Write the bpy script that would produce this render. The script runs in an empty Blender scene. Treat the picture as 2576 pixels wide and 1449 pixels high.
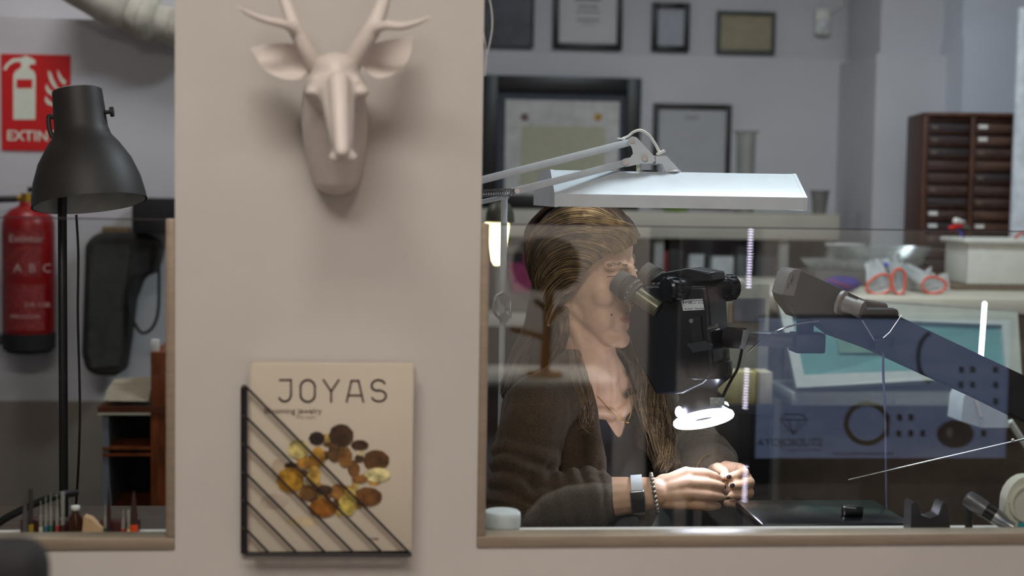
import bpy, bmesh, math, random
from mathutils import Vector, Matrix, noise

random.seed(7)
scene = bpy.context.scene
COL = scene.collection

# ------------------------------------------------------------------ camera
W, H, FPX = 2576, 1449, 2576 * 50 / 36.0
YAW, PITCH, ROLL = math.radians(5.0), math.radians(-3.8), math.radians(0.9)
CAM = Vector((0.0, -2.05, 1.32))
_F = Vector((math.sin(YAW) * math.cos(PITCH), math.cos(YAW) * math.cos(PITCH), math.sin(PITCH)))
_R0 = Vector((math.cos(YAW), -math.sin(YAW), 0.0))
_U0 = _R0.cross(_F)
_R = _R0 * math.cos(ROLL) + _U0 * math.sin(ROLL)
_U = _U0 * math.cos(ROLL) - _R0 * math.sin(ROLL)
cd = bpy.data.cameras.new('camera')
cam = bpy.data.objects.new('camera', cd)
COL.objects.link(cam)
cam.matrix_world = Matrix(((_R.x, _U.x, -_F.x, CAM.x), (_R.y, _U.y, -_F.y, CAM.y), (_R.z, _U.z, -_F.z, CAM.z), (0, 0, 0, 1)))
cd.lens, cd.sensor_width = 50.0, 36.0
cd.clip_start = 0.02
cd.dof.use_dof = True
cd.dof.focus_distance = 2.58
cd.dof.aperture_fstop = 2.3
scene.camera = cam

# ------------------------------------------------------------------ world, exposure
world = bpy.data.worlds.new('world')
scene.world = world
world.use_nodes = True
world.node_tree.nodes['Background'].inputs[0].default_value = (0.02, 0.02, 0.022, 1)
scene.view_settings.view_transform = 'Standard'
scene.view_settings.look = 'None'
scene.view_settings.gamma = 1.0
scene.view_settings.use_curve_mapping = False
scene.view_settings.exposure = 0.0
scene.cycles.max_bounces = 5
scene.cycles.diffuse_bounces = 3
scene.cycles.use_adaptive_sampling = True
scene.cycles.adaptive_threshold = 0.06
scene.cycles.adaptive_min_samples = 16
scene.cycles.caustics_reflective = False
scene.cycles.caustics_refractive = False
scene.cycles.transparent_max_bounces = 16
scene.cycles.sample_clamp_indirect = 4.0

# unseen ceiling panels, added to light both rooms: (location, size x, size y, watts, colour)
LIGHTS = [
    ('unseen_panel_light', (-0.30, -1.50, 2.62), 1.20, 0.60, 35.0, (1.0, 0.955, 0.91), 'wide unseen ceiling light panel in front of the partition and pillar'),
    ('unseen_panel_light', (0.80, -2.95, 2.62), 1.20, 0.60, 60.0, (1.0, 0.91, 0.85), 'wide unseen ceiling light panel added to brighten the visitors wall'),
    ('unseen_panel_light', (0.95, 0.95, 2.62), 0.60, 0.30, 30.0, (0.82, 0.93, 1.0), 'narrow cool unseen ceiling light panel above the workbench'),
    ('unseen_panel_light', (-0.95, 1.55, 2.62), 0.60, 0.30, 7.5, (0.98, 0.95, 0.95), 'square unseen ceiling light panel near the fire extinguisher'),
]


def P(px, py, Y):
    """photo pixel -> point on the vertical plane y = Y"""
    d = _F * FPX + _R * (px - W / 2) - _U * (py - H / 2)
    return CAM + d * ((Y - CAM.y) / d.y)


def PZ(px, py, Z):
    d = _F * FPX + _R * (px - W / 2) - _U * (py - H / 2)
    return CAM + d * ((Z - CAM.z) / d.z)


GLASS_Y = 0.012


def R(px, py, d):
    """point on the visitors' side whose mirror image in the pane shows at the pixel"""
    p = P(px, py, d + 2 * GLASS_Y)
    p.y = -d
    return p


def S(Y):
    return (Y - CAM.y) / FPX


# ------------------------------------------------------------------ materials
def lin(c):
    return tuple(((v / 255.0) / 12.92 if v <= 10 else (((v / 255.0) + 0.055) / 1.055) ** 2.4) for v in c)


MATS = {}


def mat(name, rgb, rough=0.6, metal=0.0, var=0.08, scale=30.0, bump=0.0, bscale=200.0, emit=0.0, trans=0.0, spec=0.5, sheen=0.0, ior=1.45, stretch=None, rgb2=None, sss=0.0, aniso=0.0):
    if name in MATS:
        return MATS[name]
    m = bpy.data.materials.new(name)
    m.use_nodes = True
    nt = m.node_tree
    b = nt.nodes['Principled BSDF']
    col = lin(rgb)
    tc = nt.nodes.new('ShaderNodeTexCoord')
    src = tc.outputs['Object']
    if stretch:
        mp = nt.nodes.new('ShaderNodeMapping')
        mp.inputs['Scale'].default_value = stretch
        nt.links.new(src, mp.inputs['Vector'])
        src = mp.outputs['Vector']
    n = nt.nodes.new('ShaderNodeTexNoise')
    n.inputs['Scale'].default_value = scale
    n.inputs['Detail'].default_value = 4
    nt.links.new(src, n.inputs['Vector'])
    r = nt.nodes.new('ShaderNodeValToRGB')
    c2 = lin(rgb2) if rgb2 else tuple(v * (1 - 2 * var) for v in col)
    c1 = col if rgb2 else tuple(min(1, v * (1 + var)) for v in col)
    r.color_ramp.elements[0].position = 0.32
    r.color_ramp.elements[1].position = 0.68
    r.color_ramp.elements[0].color = (*c2, 1)
    r.color_ramp.elements[1].color = (*c1, 1)
    nt.links.new(n.outputs['Fac'], r.inputs['Fac'])
    nt.links.new(r.outputs['Color'], b.inputs['Base Color'])
    b.inputs['Roughness'].default_value = rough
    b.inputs['Metallic'].default_value = metal
    b.inputs['Specular IOR Level'].default_value = spec
    b.inputs['IOR'].default_value = ior
    if sheen:
        b.inputs['Sheen Weight'].default_value = sheen
    if trans:
        b.inputs['Transmission Weight'].default_value = trans
    if sss:
        b.inputs['Subsurface Weight'].default_value = sss
        b.inputs['Subsurface Radius'].default_value = (0.012, 0.005, 0.003)
        b.inputs['Subsurface Scale'].default_value = 1.0
    if emit:
        b.inputs['Emission Color'].default_value = (*col, 1)
        b.inputs['Emission Strength'].default_value = emit
    if bump:
        n2 = nt.nodes.new('ShaderNodeTexNoise')
        n2.inputs['Scale'].default_value = bscale
        n2.inputs['Detail'].default_value = 3
        nt.links.new(src, n2.inputs['Vector'])
        bp = nt.nodes.new('ShaderNodeBump')
        bp.inputs['Strength'].default_value = bump
        bp.inputs['Distance'].default_value = 0.002
        nt.links.new(n2.outputs['Fac'], bp.inputs['Height'])
        nt.links.new(bp.outputs['Normal'], b.inputs['Normal'])
    MATS[name] = m
    return m


def clear_mat(name, tint=(0.97, 0.99, 0.985), base=0.043, body=0.0, body_rgb=(200, 205, 205)):
    """thin clear sheet: see-through with a Schlick mirror term and an optional milky body"""
    if name in MATS:
        return MATS[name]
    m = bpy.data.materials.new(name)
    m.use_nodes = True
    nt = m.node_tree
    nt.nodes.remove(nt.nodes['Principled BSDF'])
    out = nt.nodes['Material Output']
    tr = nt.nodes.new('ShaderNodeBsdfTransparent')
    tr.inputs['Color'].default_value = (*tint, 1)
    gl = nt.nodes.new('ShaderNodeBsdfGlossy')
    gl.inputs['Roughness'].default_value = 0.0 if not body else 0.22
    lw = nt.nodes.new('ShaderNodeLayerWeight')
    lw.inputs['Blend'].default_value = 0.5
    pw = nt.nodes.new('ShaderNodeMath')
    pw.operation = 'POWER'
    pw.inputs[1].default_value = 5.0
    ml = nt.nodes.new('ShaderNodeMath')
    ml.operation = 'MULTIPLY_ADD'
    ml.inputs[1].default_value = 1 - base
    ml.inputs[2].default_value = base
    nt.links.new(lw.outputs['Facing'], pw.inputs[0])
    nt.links.new(pw.outputs[0], ml.inputs[0])
    mx = nt.nodes.new('ShaderNodeMixShader')
    nt.links.new(ml.outputs[0], mx.inputs['Fac'])
    first = tr.outputs[0]
    if body:
        df = nt.nodes.new('ShaderNodeBsdfDiffuse')
        df.inputs['Color'].default_value = (*lin(body_rgb), 1)
        m2 = nt.nodes.new('ShaderNodeMixShader')
        m2.inputs['Fac'].default_value = body
        nt.links.new(tr.outputs[0], m2.inputs[1])
        nt.links.new(df.outputs[0], m2.inputs[2])
        first = m2.outputs[0]
    nt.links.new(first, mx.inputs[1])
    nt.links.new(gl.outputs[0], mx.inputs[2])
    nt.links.new(mx.outputs[0], out.inputs['Surface'])
    MATS[name] = m
    return m


M_WALLF = mat('partition_paint', (196, 189, 181), 0.75, var=0.015, scale=6, bump=0.05, bscale=300)
M_WALL = mat('back_wall_paint', (196, 195, 199), 0.85, var=0.03, scale=3, bump=0.08, bscale=120)
M_WALLV = mat('visitor_wall_paint', (222, 214, 208), 0.85, var=0.03, scale=2, bump=0.08, bscale=120)
M_CEIL = mat('ceiling_paint', (208, 206, 203), 0.9, var=0.02, scale=3)
M_FLOOR = mat('floor_tiles', (120, 112, 106), 0.5, var=0.1, scale=4)
M_FRAME = mat('window_trim_metal', (150, 134, 115), 0.42, 0.25, var=0.06, scale=12, stretch=(1, 1, 12))
M_BLACK = mat('black_plastic', (17, 17, 19), 0.42, var=0.1)
M_BLACKM = mat('black_matte', (24, 23, 24), 0.8, var=0.12)
M_BLACKG = mat('black_gloss', (11, 12, 14), 0.22, var=0.05)
M_SCOPE = mat('microscope_lacquer', (22, 24, 29), 0.24, var=0.06, scale=60, bump=0.04, bscale=700)
M_WHITE = mat('white_enamel', (196, 204, 209), 0.36, var=0.03, scale=25, bump=0.02, bscale=90)
M_WPLAST = mat('white_plastic', (222, 222, 216), 0.5, var=0.04)
M_PAPER = mat('paper', (214, 212, 208), 0.8, var=0.03, scale=40)
M_STEEL = mat('steel', (175, 176, 178), 0.28, 1.0, var=0.05)
M_GREY = mat('grey_rubber', (92, 88, 82), 0.65, var=0.06)
M_BRASS = mat('brass', (196, 160, 70), 0.3, 1.0, var=0.06)
M_RED = mat('red_enamel', (138, 15, 19), 0.35, var=0.06)
M_WOOD = mat('dark_wood', (74, 47, 34), 0.5, var=0.25, scale=6, stretch=(2, 14, 14), rgb2=(52, 32, 24))
M_OAK = mat('orange_wood', (212, 146, 64), 0.5, var=0.2, scale=8, stretch=(12, 12, 2))
M_CREAM = mat('cream_board', (196, 188, 172), 0.6, var=0.05, scale=8)
PANE = clear_mat('window_pane_glass', base=0.046)
CLEAR = clear_mat('clear_acrylic', base=0.10, body=0.16)
GLASSW = clear_mat('clear_glass', base=0.06, body=0.015)


# ------------------------------------------------------------------ mesh building
def basis(axis):
    z = Vector(axis).normalized()
    a = Vector((0, 0, 1)) if abs(z.z) < 0.95 else Vector((1, 0, 0))
    x = a.cross(z).normalized()
    y = z.cross(x)
    return x, y, z


class MB:
    def __init__(self):
        self.v, self.f = [], []

    def add(self, vs, fs):
        o = len(self.v)
        self.v += [Vector(p) for p in vs]
        self.f += [tuple(i + o for i in f) for f in fs]
        return self

    def box(self, c, s, bevel=0.0, mtx=None, seg=2):
        """box of size s centred at c; mtx rotates it about its centre"""
        c = Vector(c)
        bm = bmesh.new()
        bmesh.ops.create_cube(bm, size=1.0)
        for v in bm.verts:
            v.co = Vector((v.co.x * s[0], v.co.y * s[1], v.co.z * s[2]))
        if bevel:
            bmesh.ops.bevel(bm, geom=bm.edges[:], offset=min(bevel, 0.45 * min(s)), segments=seg, profile=0.5, affect='EDGES')
        bm.verts.index_update()
        q = mtx.to_3x3() if mtx else Matrix.Identity(3)
        self.add([c + q @ v.co for v in bm.verts], [[v.index for v in f.verts] for f in bm.faces])
        bm.free()
        return self

    def span(self, a, b, bevel=0.0):
        """axis-aligned box between two corners"""
        a, b = Vector(a), Vector(b)
        return self.box((a + b) / 2, [max(1e-4, abs(b[i] - a[i])) for i in range(3)], bevel)

    def cyl(self, p0, p1, r0, r1=None, seg=20, cap=True):
        r1 = r0 if r1 is None else r1
        return self.tube([p0, p1], [r0, r1], seg, cap)

    def tube(self, pts, rad, seg=10, cap=True, flat=1.0):
        pts = [Vector(p) for p in pts]
        n = len(pts)
        rad = [rad] * n if isinstance(rad, (int, float)) else list(rad)
        vs, fs = [], []
        x = None
        for i, p in enumerate(pts):
            t = (pts[min(i + 1, n - 1)] - pts[max(i - 1, 0)])
            if t.length < 1e-9:
                t = Vector((0, 0, 1))
            t.normalize()
            if x is None:
                x, y, _ = basis(t)
            else:
                x = (x - t * x.dot(t))
                x = x.normalized() if x.length > 1e-6 else basis(t)[0]
                y = t.cross(x)
            for k in range(seg):
                a = 2 * math.pi * k / seg
                vs.append(p + x * (math.cos(a) * rad[i]) + y * (math.sin(a) * rad[i] * flat))
        for i in range(n - 1):
            for k in range(seg):
                k2 = (k + 1) % seg
                fs.append((i * seg + k, i * seg + k2, (i + 1) * seg + k2, (i + 1) * seg + k))
        if cap:
            fs.append(tuple(range(seg - 1, -1, -1)))
            fs.append(tuple((n - 1) * seg + k for k in range(seg)))
        return self.add(vs, fs)

    def lathe(self, prof, c, axis=(0, 0, 1), seg=32, close=False, caps=True):
        """prof: (radius, height) pairs along axis from c"""
        c = Vector(c)
        x, y, z = basis(axis)
        vs, fs = [], []
        n = len(prof)
        for r, h in prof:
            for k in range(seg):
                a = 2 * math.pi * k / seg
                vs.append(c + x * (r * math.cos(a)) + y * (r * math.sin(a)) + z * h)
        for i in range(n - 1 + (1 if close else 0)):
            j = (i + 1) % n
            for k in range(seg):
                k2 = (k + 1) % seg
                fs.append((i * seg + k, i * seg + k2, j * seg + k2, j * seg + k))
        if not close and caps:
            if prof[0][0] > 1e-5:
                fs.append(tuple(range(seg - 1, -1, -1)))
            if prof[-1][0] > 1e-5:
                fs.append(tuple((n - 1) * seg + k for k in range(seg)))
        return self.add(vs, fs)

    def prism(self, pts, ext):
        pts = [Vector(p) for p in pts]
        ext = Vector(ext)
        n = len(pts)
        vs = pts + [p + ext for p in pts]
        fs = [tuple(range(n)), tuple(range(2 * n - 1, n - 1, -1))]
        fs += [(i, n + i, n + (i + 1) % n, (i + 1) % n) for i in range(n)]
        return self.add(vs, fs)

    def ell(self, c, r, mtx=None, seg=20, rings=12):
        c = Vector(c)
        r = (r, r, r) if isinstance(r, (int, float)) else r
        q = mtx.to_3x3() if mtx else Matrix.Identity(3)
        vs = [c + q @ Vector((0, 0, r[2]))]
        for i in range(1, rings):
            th = math.pi * i / rings
            for k in range(seg):
                a = 2 * math.pi * k / seg
                vs.append(c + q @ Vector((r[0] * math.sin(th) * math.cos(a), r[1] * math.sin(th) * math.sin(a), r[2] * math.cos(th))))
        vs.append(c + q @ Vector((0, 0, -r[2])))
        fs = []
        for k in range(seg):
            fs.append((0, 1 + k, 1 + (k + 1) % seg))
            for i in range(rings - 2):
                a, b = 1 + i * seg, 1 + (i + 1) * seg
                fs.append((a + k, b + k, b + (k + 1) % seg, a + (k + 1) % seg))
            last = 1 + (rings - 2) * seg
            fs.append((last + (k + 1) % seg, last + k, len(vs) - 1))
        return self.add(vs, fs)

    def cap(self, p0, p1, r0, r1=None, seg=14):
        """capsule with round ends"""
        r1 = r0 if r1 is None else r1
        p0, p1 = Vector(p0), Vector(p1)
        L = (p1 - p0).length
        if L < 1e-6:
            return self.ell(p0, r0)
        pr = []
        for i in range(7):
            a = -math.pi / 2 + (math.pi / 2) * i / 6
            pr.append((max(r0 * math.cos(a), 1e-6), r0 * math.sin(a)))
        for i in range(7):
            a = (math.pi / 2) * i / 6
            pr.append((max(r1 * math.cos(a), 1e-6), L + r1 * math.sin(a)))
        return self.lathe(pr, p0, p1 - p0, seg)

    def torus(self, c, axis, R0, r, seg=32, ring=10):
        x, y, z = basis(axis)
        c = Vector(c)
        pts = [c + x * (R0 * math.cos(2 * math.pi * i / seg)) + y * (R0 * math.sin(2 * math.pi * i / seg)) for i in range(seg + 1)]
        return self.tube(pts, r, ring, False)

    def mesh(self, name, off=Vector((0, 0, 0)), smooth=True, angle=38):
        me = bpy.data.meshes.new(name)
        me.from_pydata([tuple(p - off) for p in self.v], [], self.f)
        me.validate()
        bm = bmesh.new()
        bm.from_mesh(me)
        bmesh.ops.recalc_face_normals(bm, faces=bm.faces[:])
        bm.to_mesh(me)
        bm.free()
        if smooth and len(me.polygons):
            me.polygons.foreach_set('use_smooth', [True] * len(me.polygons))
            me.set_sharp_from_angle(angle=math.radians(angle))
        me.update()
        return me

    def build(self, name, m, parent=None, smooth=True, angle=38):
        if parent is not None:
            off = wloc(parent)
        else:
            xs, ys, zs = [p.x for p in self.v], [p.y for p in self.v], [p.z for p in self.v]
            off = Vector(((min(xs) + max(xs)) / 2, (min(ys) + max(ys)) / 2, min(zs)))
        o = bpy.data.objects.new(name, self.mesh(name, off, smooth, angle))
        if m is not None:
            o.data.materials.append(m)
        COL.objects.link(o)
        if parent is not None:
            o.parent = parent
        else:
            o.location = off
        return o


def wloc(o):
    v = Vector(o.location)
    while o.parent is not None:
        o = o.parent
        v += o.location
    return v


def tag(o, label, cat, group=None, kind=None):
    o['label'] = label
    o['category'] = cat
    if group:
        o['group'] = group
    if kind:
        o['kind'] = kind
    return o


def thing(name, label, cat, loc, group=None):
    o = bpy.data.objects.new(name, None)
    o.empty_display_size = 0.05
    COL.objects.link(o)
    o.location = Vector(loc)
    return tag(o, label, cat, group)


def struct(o):
    o['kind'] = 'structure'
    return o


def text(body, size, loc, m, parent, name='lettering', facing=-1, extrude=0.0002, align='LEFT', offset=0.0, rot=None, shear=0.0, spacing=1.0):
    cu = bpy.data.curves.new(name, 'FONT')
    cu.body = body
    cu.size = size
    cu.align_x = align
    cu.align_y = 'BOTTOM_BASELINE'
    cu.extrude = extrude
    cu.offset = offset
    cu.shear = shear
    cu.space_character = spacing
    cu.resolution_u = 3
    tmp = bpy.data.objects.new(name, cu)
    COL.objects.link(tmp)
    dg = bpy.context.evaluated_depsgraph_get()
    me = bpy.data.meshes.new_from_object(tmp.evaluated_get(dg))
    bpy.data.objects.remove(tmp)
    q = rot if rot else (Matrix.Rotation(math.pi / 2, 3, 'X') if facing < 0 else Matrix.Rotation(math.pi, 3, 'Z') @ Matrix.Rotation(math.pi / 2, 3, 'X'))
    off = Vector(loc) - wloc(parent)
    for v in me.vertices:
        v.co = q @ v.co + off
    me.materials.clear()
    me.materials.append(m)
    o = bpy.data.objects.new(name, me)
    COL.objects.link(o)
    o.parent = parent
    return o


def smoothpath(ctrl, n=8):
    """Catmull-Rom through control points"""
    c = [Vector(p) for p in ctrl]
    c = [c[0] * 2 - c[1]] + c + [c[-1] * 2 - c[-2]]
    out = []
    for i in range(1, len(c) - 2):
        for k in range(n):
            t = k / n
            a, b, d, e = c[i - 1], c[i], c[i + 1], c[i + 2]
            out.append(0.5 * ((2 * b) + (d - a) * t + (2 * a - 5 * b + 4 * d - e) * t * t + (3 * b - a - 3 * d + e) * t ** 3))
    out.append(c[-2].copy())
    return out


def fuse(mb, voxel, smooth=4, factor=0.5):
    """union overlapping solids into one continuous surface"""
    me = mb.mesh('fuse', smooth=False)
    o = bpy.data.objects.new('fuse', me)
    COL.objects.link(o)
    md = o.modifiers.new('r', 'REMESH')
    md.mode = 'VOXEL'
    md.voxel_size = voxel
    md.use_smooth_shade = True
    if smooth:
        s = o.modifiers.new('s', 'SMOOTH')
        s.iterations = smooth
        s.factor = factor
    dg = bpy.context.evaluated_depsgraph_get()
    out = bpy.data.meshes.new_from_object(o.evaluated_get(dg))
    bpy.data.objects.remove(o)
    out.polygons.foreach_set('use_smooth', [True] * len(out.polygons))
    return out


def place(me, name, m, parent=None, mats=None):
    off = wloc(parent) if parent is not None else None
    if off is None:
        xs = [v.co for v in me.vertices]
        off = Vector(((min(p.x for p in xs) + max(p.x for p in xs)) / 2, (min(p.y for p in xs) + max(p.y for p in xs)) / 2, min(p.z for p in xs)))
    me.transform(Matrix.Translation(-off))
    me.materials.clear()
    for q in (mats or [m]):
        me.materials.append(q)
    o = bpy.data.objects.new(name, me)
    COL.objects.link(o)
    if parent is not None:
        o.parent = parent
    else:
        o.location = off
    return o


def cull(me, test):
    """drop the faces whose centre passes test(co)"""
    bm = bmesh.new()
    bm.from_mesh(me)
    kill = [f for f in bm.faces if test(f.calc_center_median())]
    bmesh.ops.delete(bm, geom=kill, context='FACES')
    loose = [v for v in bm.verts if not v.link_faces]
    bmesh.ops.delete(bm, geom=loose, context='VERTS')
    edge = {}
    for e in bm.edges:
        if len(e.link_faces) == 1:
            for p, q in ((e.verts[0], e.verts[1]), (e.verts[1], e.verts[0])):
                edge.setdefault(p, []).append(q)
    for _ in range(14):  # even out the cut edge
        new = {v: v.co * 0.5 + sum((n.co for n in ns), Vector()) / len(ns) * 0.5 for v, ns in edge.items()}
        for v, c in new.items():
            v.co = c
    bm.to_mesh(me)
    bm.free()
    return me

# ================================================================== setting
ZC = 2.66
PX0, PX1 = P(440, 724, 0).x, P(1208, 724, 0).x
Z_SILL = P(1700, 1373, 0).z
Z_PANE = P(1300, 566, 0).z
XL, XR = -2.6, 3.2
YB, YBL, YV = 2.95, 2.22, -3.7
TH = 0.12

struct(MB().span((XL, YV, -0.05), (XR, YB + 0.3, 0)).build('floor', M_FLOOR))
struct(MB().span((XL, YV, ZC), (XR, YB + 0.3, ZC + 0.05)).build('ceiling', M_CEIL))
m = MB()
m.span((PX0, 0, 0), (PX1, TH, ZC))
m.span((XL, 0, 0), (PX0, TH, Z_SILL))
m.span((PX1, 0, 0), (XR, TH, Z_SILL))
m.span((XL, 0, Z_SILL), (-1.25, TH, ZC))
m.span((1.75, 0, Z_SILL), (XR, TH, ZC))
struct(m.build('wall_partition', M_WALLF, smooth=False))


def window(name, xa, xb, jamb_x):
    zs = Z_SILL
    fr = MB()
    fr.span((xa, -0.004, zs), (xb, TH * 0.3, zs + 0.017), 0.002)
    for jx, s in jamb_x:
        fr.span((jx, -0.004, zs + 0.017), (jx + s * 0.0125, TH * 0.3, Z_PANE + 0.002), 0.002)
    o = struct(fr.build(name, M_FRAME))
    g = MB().span((min(xa, xb) + 0.004, GLASS_Y - 0.003, zs + 0.015), (max(xa, xb) - 0.004, GLASS_Y + 0.003, Z_PANE)).build('glass_pane', PANE, o, smooth=False)
    # polished dark edge strip along the free top of the pane
    MB().span((min(xa, xb) + 0.004, GLASS_Y - 0.0032, Z_PANE - 0.0004), (max(xa, xb) - 0.004, GLASS_Y + 0.0032, Z_PANE + 0.0012)).build('pane_edge', mat('glass_edge', (52, 40, 50), 0.3, var=0.1), o, smooth=False)
    return o


window('window_1', -1.25, PX0, [(PX0, -1), (-1.25, 1)])
window('window_2', PX1, 1.75, [(PX1, 1), (1.75, -1)])

# rear walls: a nearer stretch on the left, a farther one on the right, lower half proud of the upper
XS = 0.05
zl = P(200, 48, YBL).z
m = MB().span((XL, YBL, 0), (XS, YB + 0.3, zl)).span((XL, YBL + 0.10, zl), (XS, YB + 0.3, ZC))
struct(m.build('wall_back_left', M_WALL, smooth=False))
struct(MB().span((XL, YBL - 0.012, 0), (XS, YBL, P(100, 1008, YBL).z), 0.003).build('trim_1', mat('taupe_dim_band', (128, 117, 107), 0.8, var=0.08, scale=4), smooth=False))  # band colour carries the dimness of the lower wall, below a faint tone edge
zr = P(1660, 139, YB).z
m = MB().span((XS, YB, 0), (XR, YB + 0.25, zr)).span((XS, YB + 0.05, zr), (XR, YB + 0.25, ZC))
struct(m.build('wall_back', M_WALL, smooth=False))
# masonry pier on the right
xq = P(2108, 300, YB).x
yq = 2.56
m = MB().span((xq, yq, 0), (P(2470, 300, yq).x, YB, P(2300, 137, yq).z)).span((P(2216, 60, yq + 0.06).x, yq + 0.06, P(2300, 137, yq).z), (P(2462, 60, yq).x, YB, ZC))
struct(m.build('wall_pier', M_WALL, smooth=False))
m = MB().span((P(2462, 150, 2.3).x, 2.42, 0), (XR, YB, P(2500, 96, 2.42).z)).span((P(2473, 50, 2.3).x, 2.46, P(2500, 96, 2.42).z), (XR, YB, ZC))
struct(m.build('wall_right_return', mat('cool_white_paint', (205, 209, 219), 0.8, var=0.02, scale=3), smooth=False))
struct(MB().span((XL - 0.1, YV, 0), (XL, YB + 0.3, ZC)).build('wall_left', M_WALL, smooth=False))
struct(MB().span((XR, YV, 0), (XR + 0.1, YB + 0.3, ZC)).build('wall_right', M_WALLV, smooth=False))
struct(MB().span((XL, YV - 0.1, 0), (XR, YV, ZC)).build('wall_visitors', M_WALLV, smooth=False))

for nm, loc, sx, sy, watt, colr, lab in LIGHTS:
    t = thing(nm, lab, 'ceiling light', (loc[0], loc[1], ZC - 0.04), 'unseen ceiling panels')
    fr = MB()
    for s in (-1, 1):
        fr.span((loc[0] + s * (sx / 2 + 0.02), loc[1] - sy / 2 - 0.02, ZC - 0.04), (loc[0] + s * sx / 2, loc[1] + sy / 2 + 0.02, ZC))
        fr.span((loc[0] - sx / 2, loc[1] + s * (sy / 2 + 0.02), ZC - 0.04), (loc[0] + sx / 2, loc[1] + s * sy / 2, ZC))
    fr.build('frame', M_WPLAST, t)
    dm = mat('panel_diffuser_%d' % round(watt), tuple(int(255 * c) for c in colr), 0.6, var=0.0, emit=1.5)
    MB().span((loc[0] - sx / 2, loc[1] - sy / 2, ZC - 0.015), (loc[0] + sx / 2, loc[1] + sy / 2, ZC - 0.010)).build('diffuser', dm, t)
    ld = bpy.data.lights.new('panel_lamp', 'AREA')
    ld.shape, ld.size, ld.size_y, ld.energy, ld.color = 'RECTANGLE', sx, sy, watt, colr
    ld.spread = math.radians(125 if loc[1] < -2 else 180)
    lo = bpy.data.objects.new('panel_lamp', ld)
    COL.objects.link(lo)
    lo.parent = t
    lo.location = (0, 0, 0.02)

# ================================================================== on the partition: deer head, wire rack, book
M_DEER = mat('matt_white_ceramic', (214, 202, 193), 0.5, var=0.02, scale=14)
t = thing('deer_head', 'matt off-white deer head with antlers hung on the pillar', 'wall ornament', P(845, 500, 0.0))


def D(px, py, y):
    return P(px, py, y)


k = S(-0.1)
m = MB()
# neck mount against the wall, running up into the skull
for i in range(15):
    u = i / 14
    cy = 452 - u * 222
    m.ell(D(846 - 6 * u, cy, -0.015 - 0.045 * u), ((50 + 36 * math.sin(math.pi * min(1, u * 0.62 + 0.1))) * k, 0.050 + 0.030 * u, 40 * k))
m.ell(D(845, 225, -0.10), (80 * k, 0.06, 62 * k))            # skull
m.ell(D(845, 178, -0.10), (60 * k, 0.05, 45 * k))            # brow between the antlers
m.cap(D(848, 225, -0.14), D(860, 360, -0.185), 46 * k, 27 * k)  # muzzle
m.cap(D(842, 395, -0.185), D(884, 395, -0.185), 15 * k, 15 * k)
m.cap(D(852, 205, -0.16), D(860, 380, -0.205), 26 * k, 18 * k)  # ridge of the nose
for s, ex in ((-1, 788), (1, 908)):
    m.ell(D(ex, 232, -0.135), (22 * k, 0.016, 15 * k))        # eye rims
    m.cap(D(845 + s * 50, 205, -0.14), D(ex + s * 10, 222, -0.13), 15 * k, 10 * k)
place(fuse(m, 0.0035, 5), 'head', M_DEER, t)
for pts, rr, tine, tr in (
        ([(798, 178, -.10), (772, 128, -.12), (742, 70, -.13), (724, 20, -.12), (690, -60, -.10)], [24, 22, 19, 17, 12],
         [(752, 84, -.13), (718, 62, -.15), (668, 50, -.16), (622, 32, -.17), (588, 11, -.18)], [14, 12, 10, 7, 2.5]),
        ([(880, 172, -.10), (908, 118, -.12), (940, 66, -.13), (962, 10, -.12), (985, -60, -.10)], [26, 25, 23, 18, 12],
         [(930, 80, -.13), (968, 64, -.15), (1010, 66, -.16), (1052, 56, -.17), (1096, 36, -.18)], [15, 13, 11, 8, 2.5])):
    a = MB()
    pp = smoothpath([D(*q) for q in pts], 6)
    for i in range(len(pp) - 1):
        u = i / (len(pp) - 1) * (len(rr) - 1)
        j = min(int(u), len(rr) - 2)
        u2 = (i + 1) / (len(pp) - 1) * (len(rr) - 1)
        ra = rr[j] + (rr[j + 1] - rr[j]) * (u - j)
        j2 = min(int(u2), len(rr) - 2)
        rb = rr[j2] + (rr[j2 + 1] - rr[j2]) * (u2 - j2)
        a.cap(pp[i], pp[i + 1], ra * k, rb * k, 12)
    pp = smoothpath([D(*q) for q in tine], 6)
    for i in range(len(pp) - 1):
        u = i / (len(pp) - 1) * (len(tr) - 1)
        j = min(int(u), len(tr) - 2)
        ra = tr[j] + (tr[j + 1] - tr[j]) * (u - j)
        a.cap(pp[i], pp[i + 1], max(ra * k, 0.0012), max(ra * k * 0.94, 0.0012), 12)
    place(fuse(a, 0.003, 3), 'antler', M_DEER, t)
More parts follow.
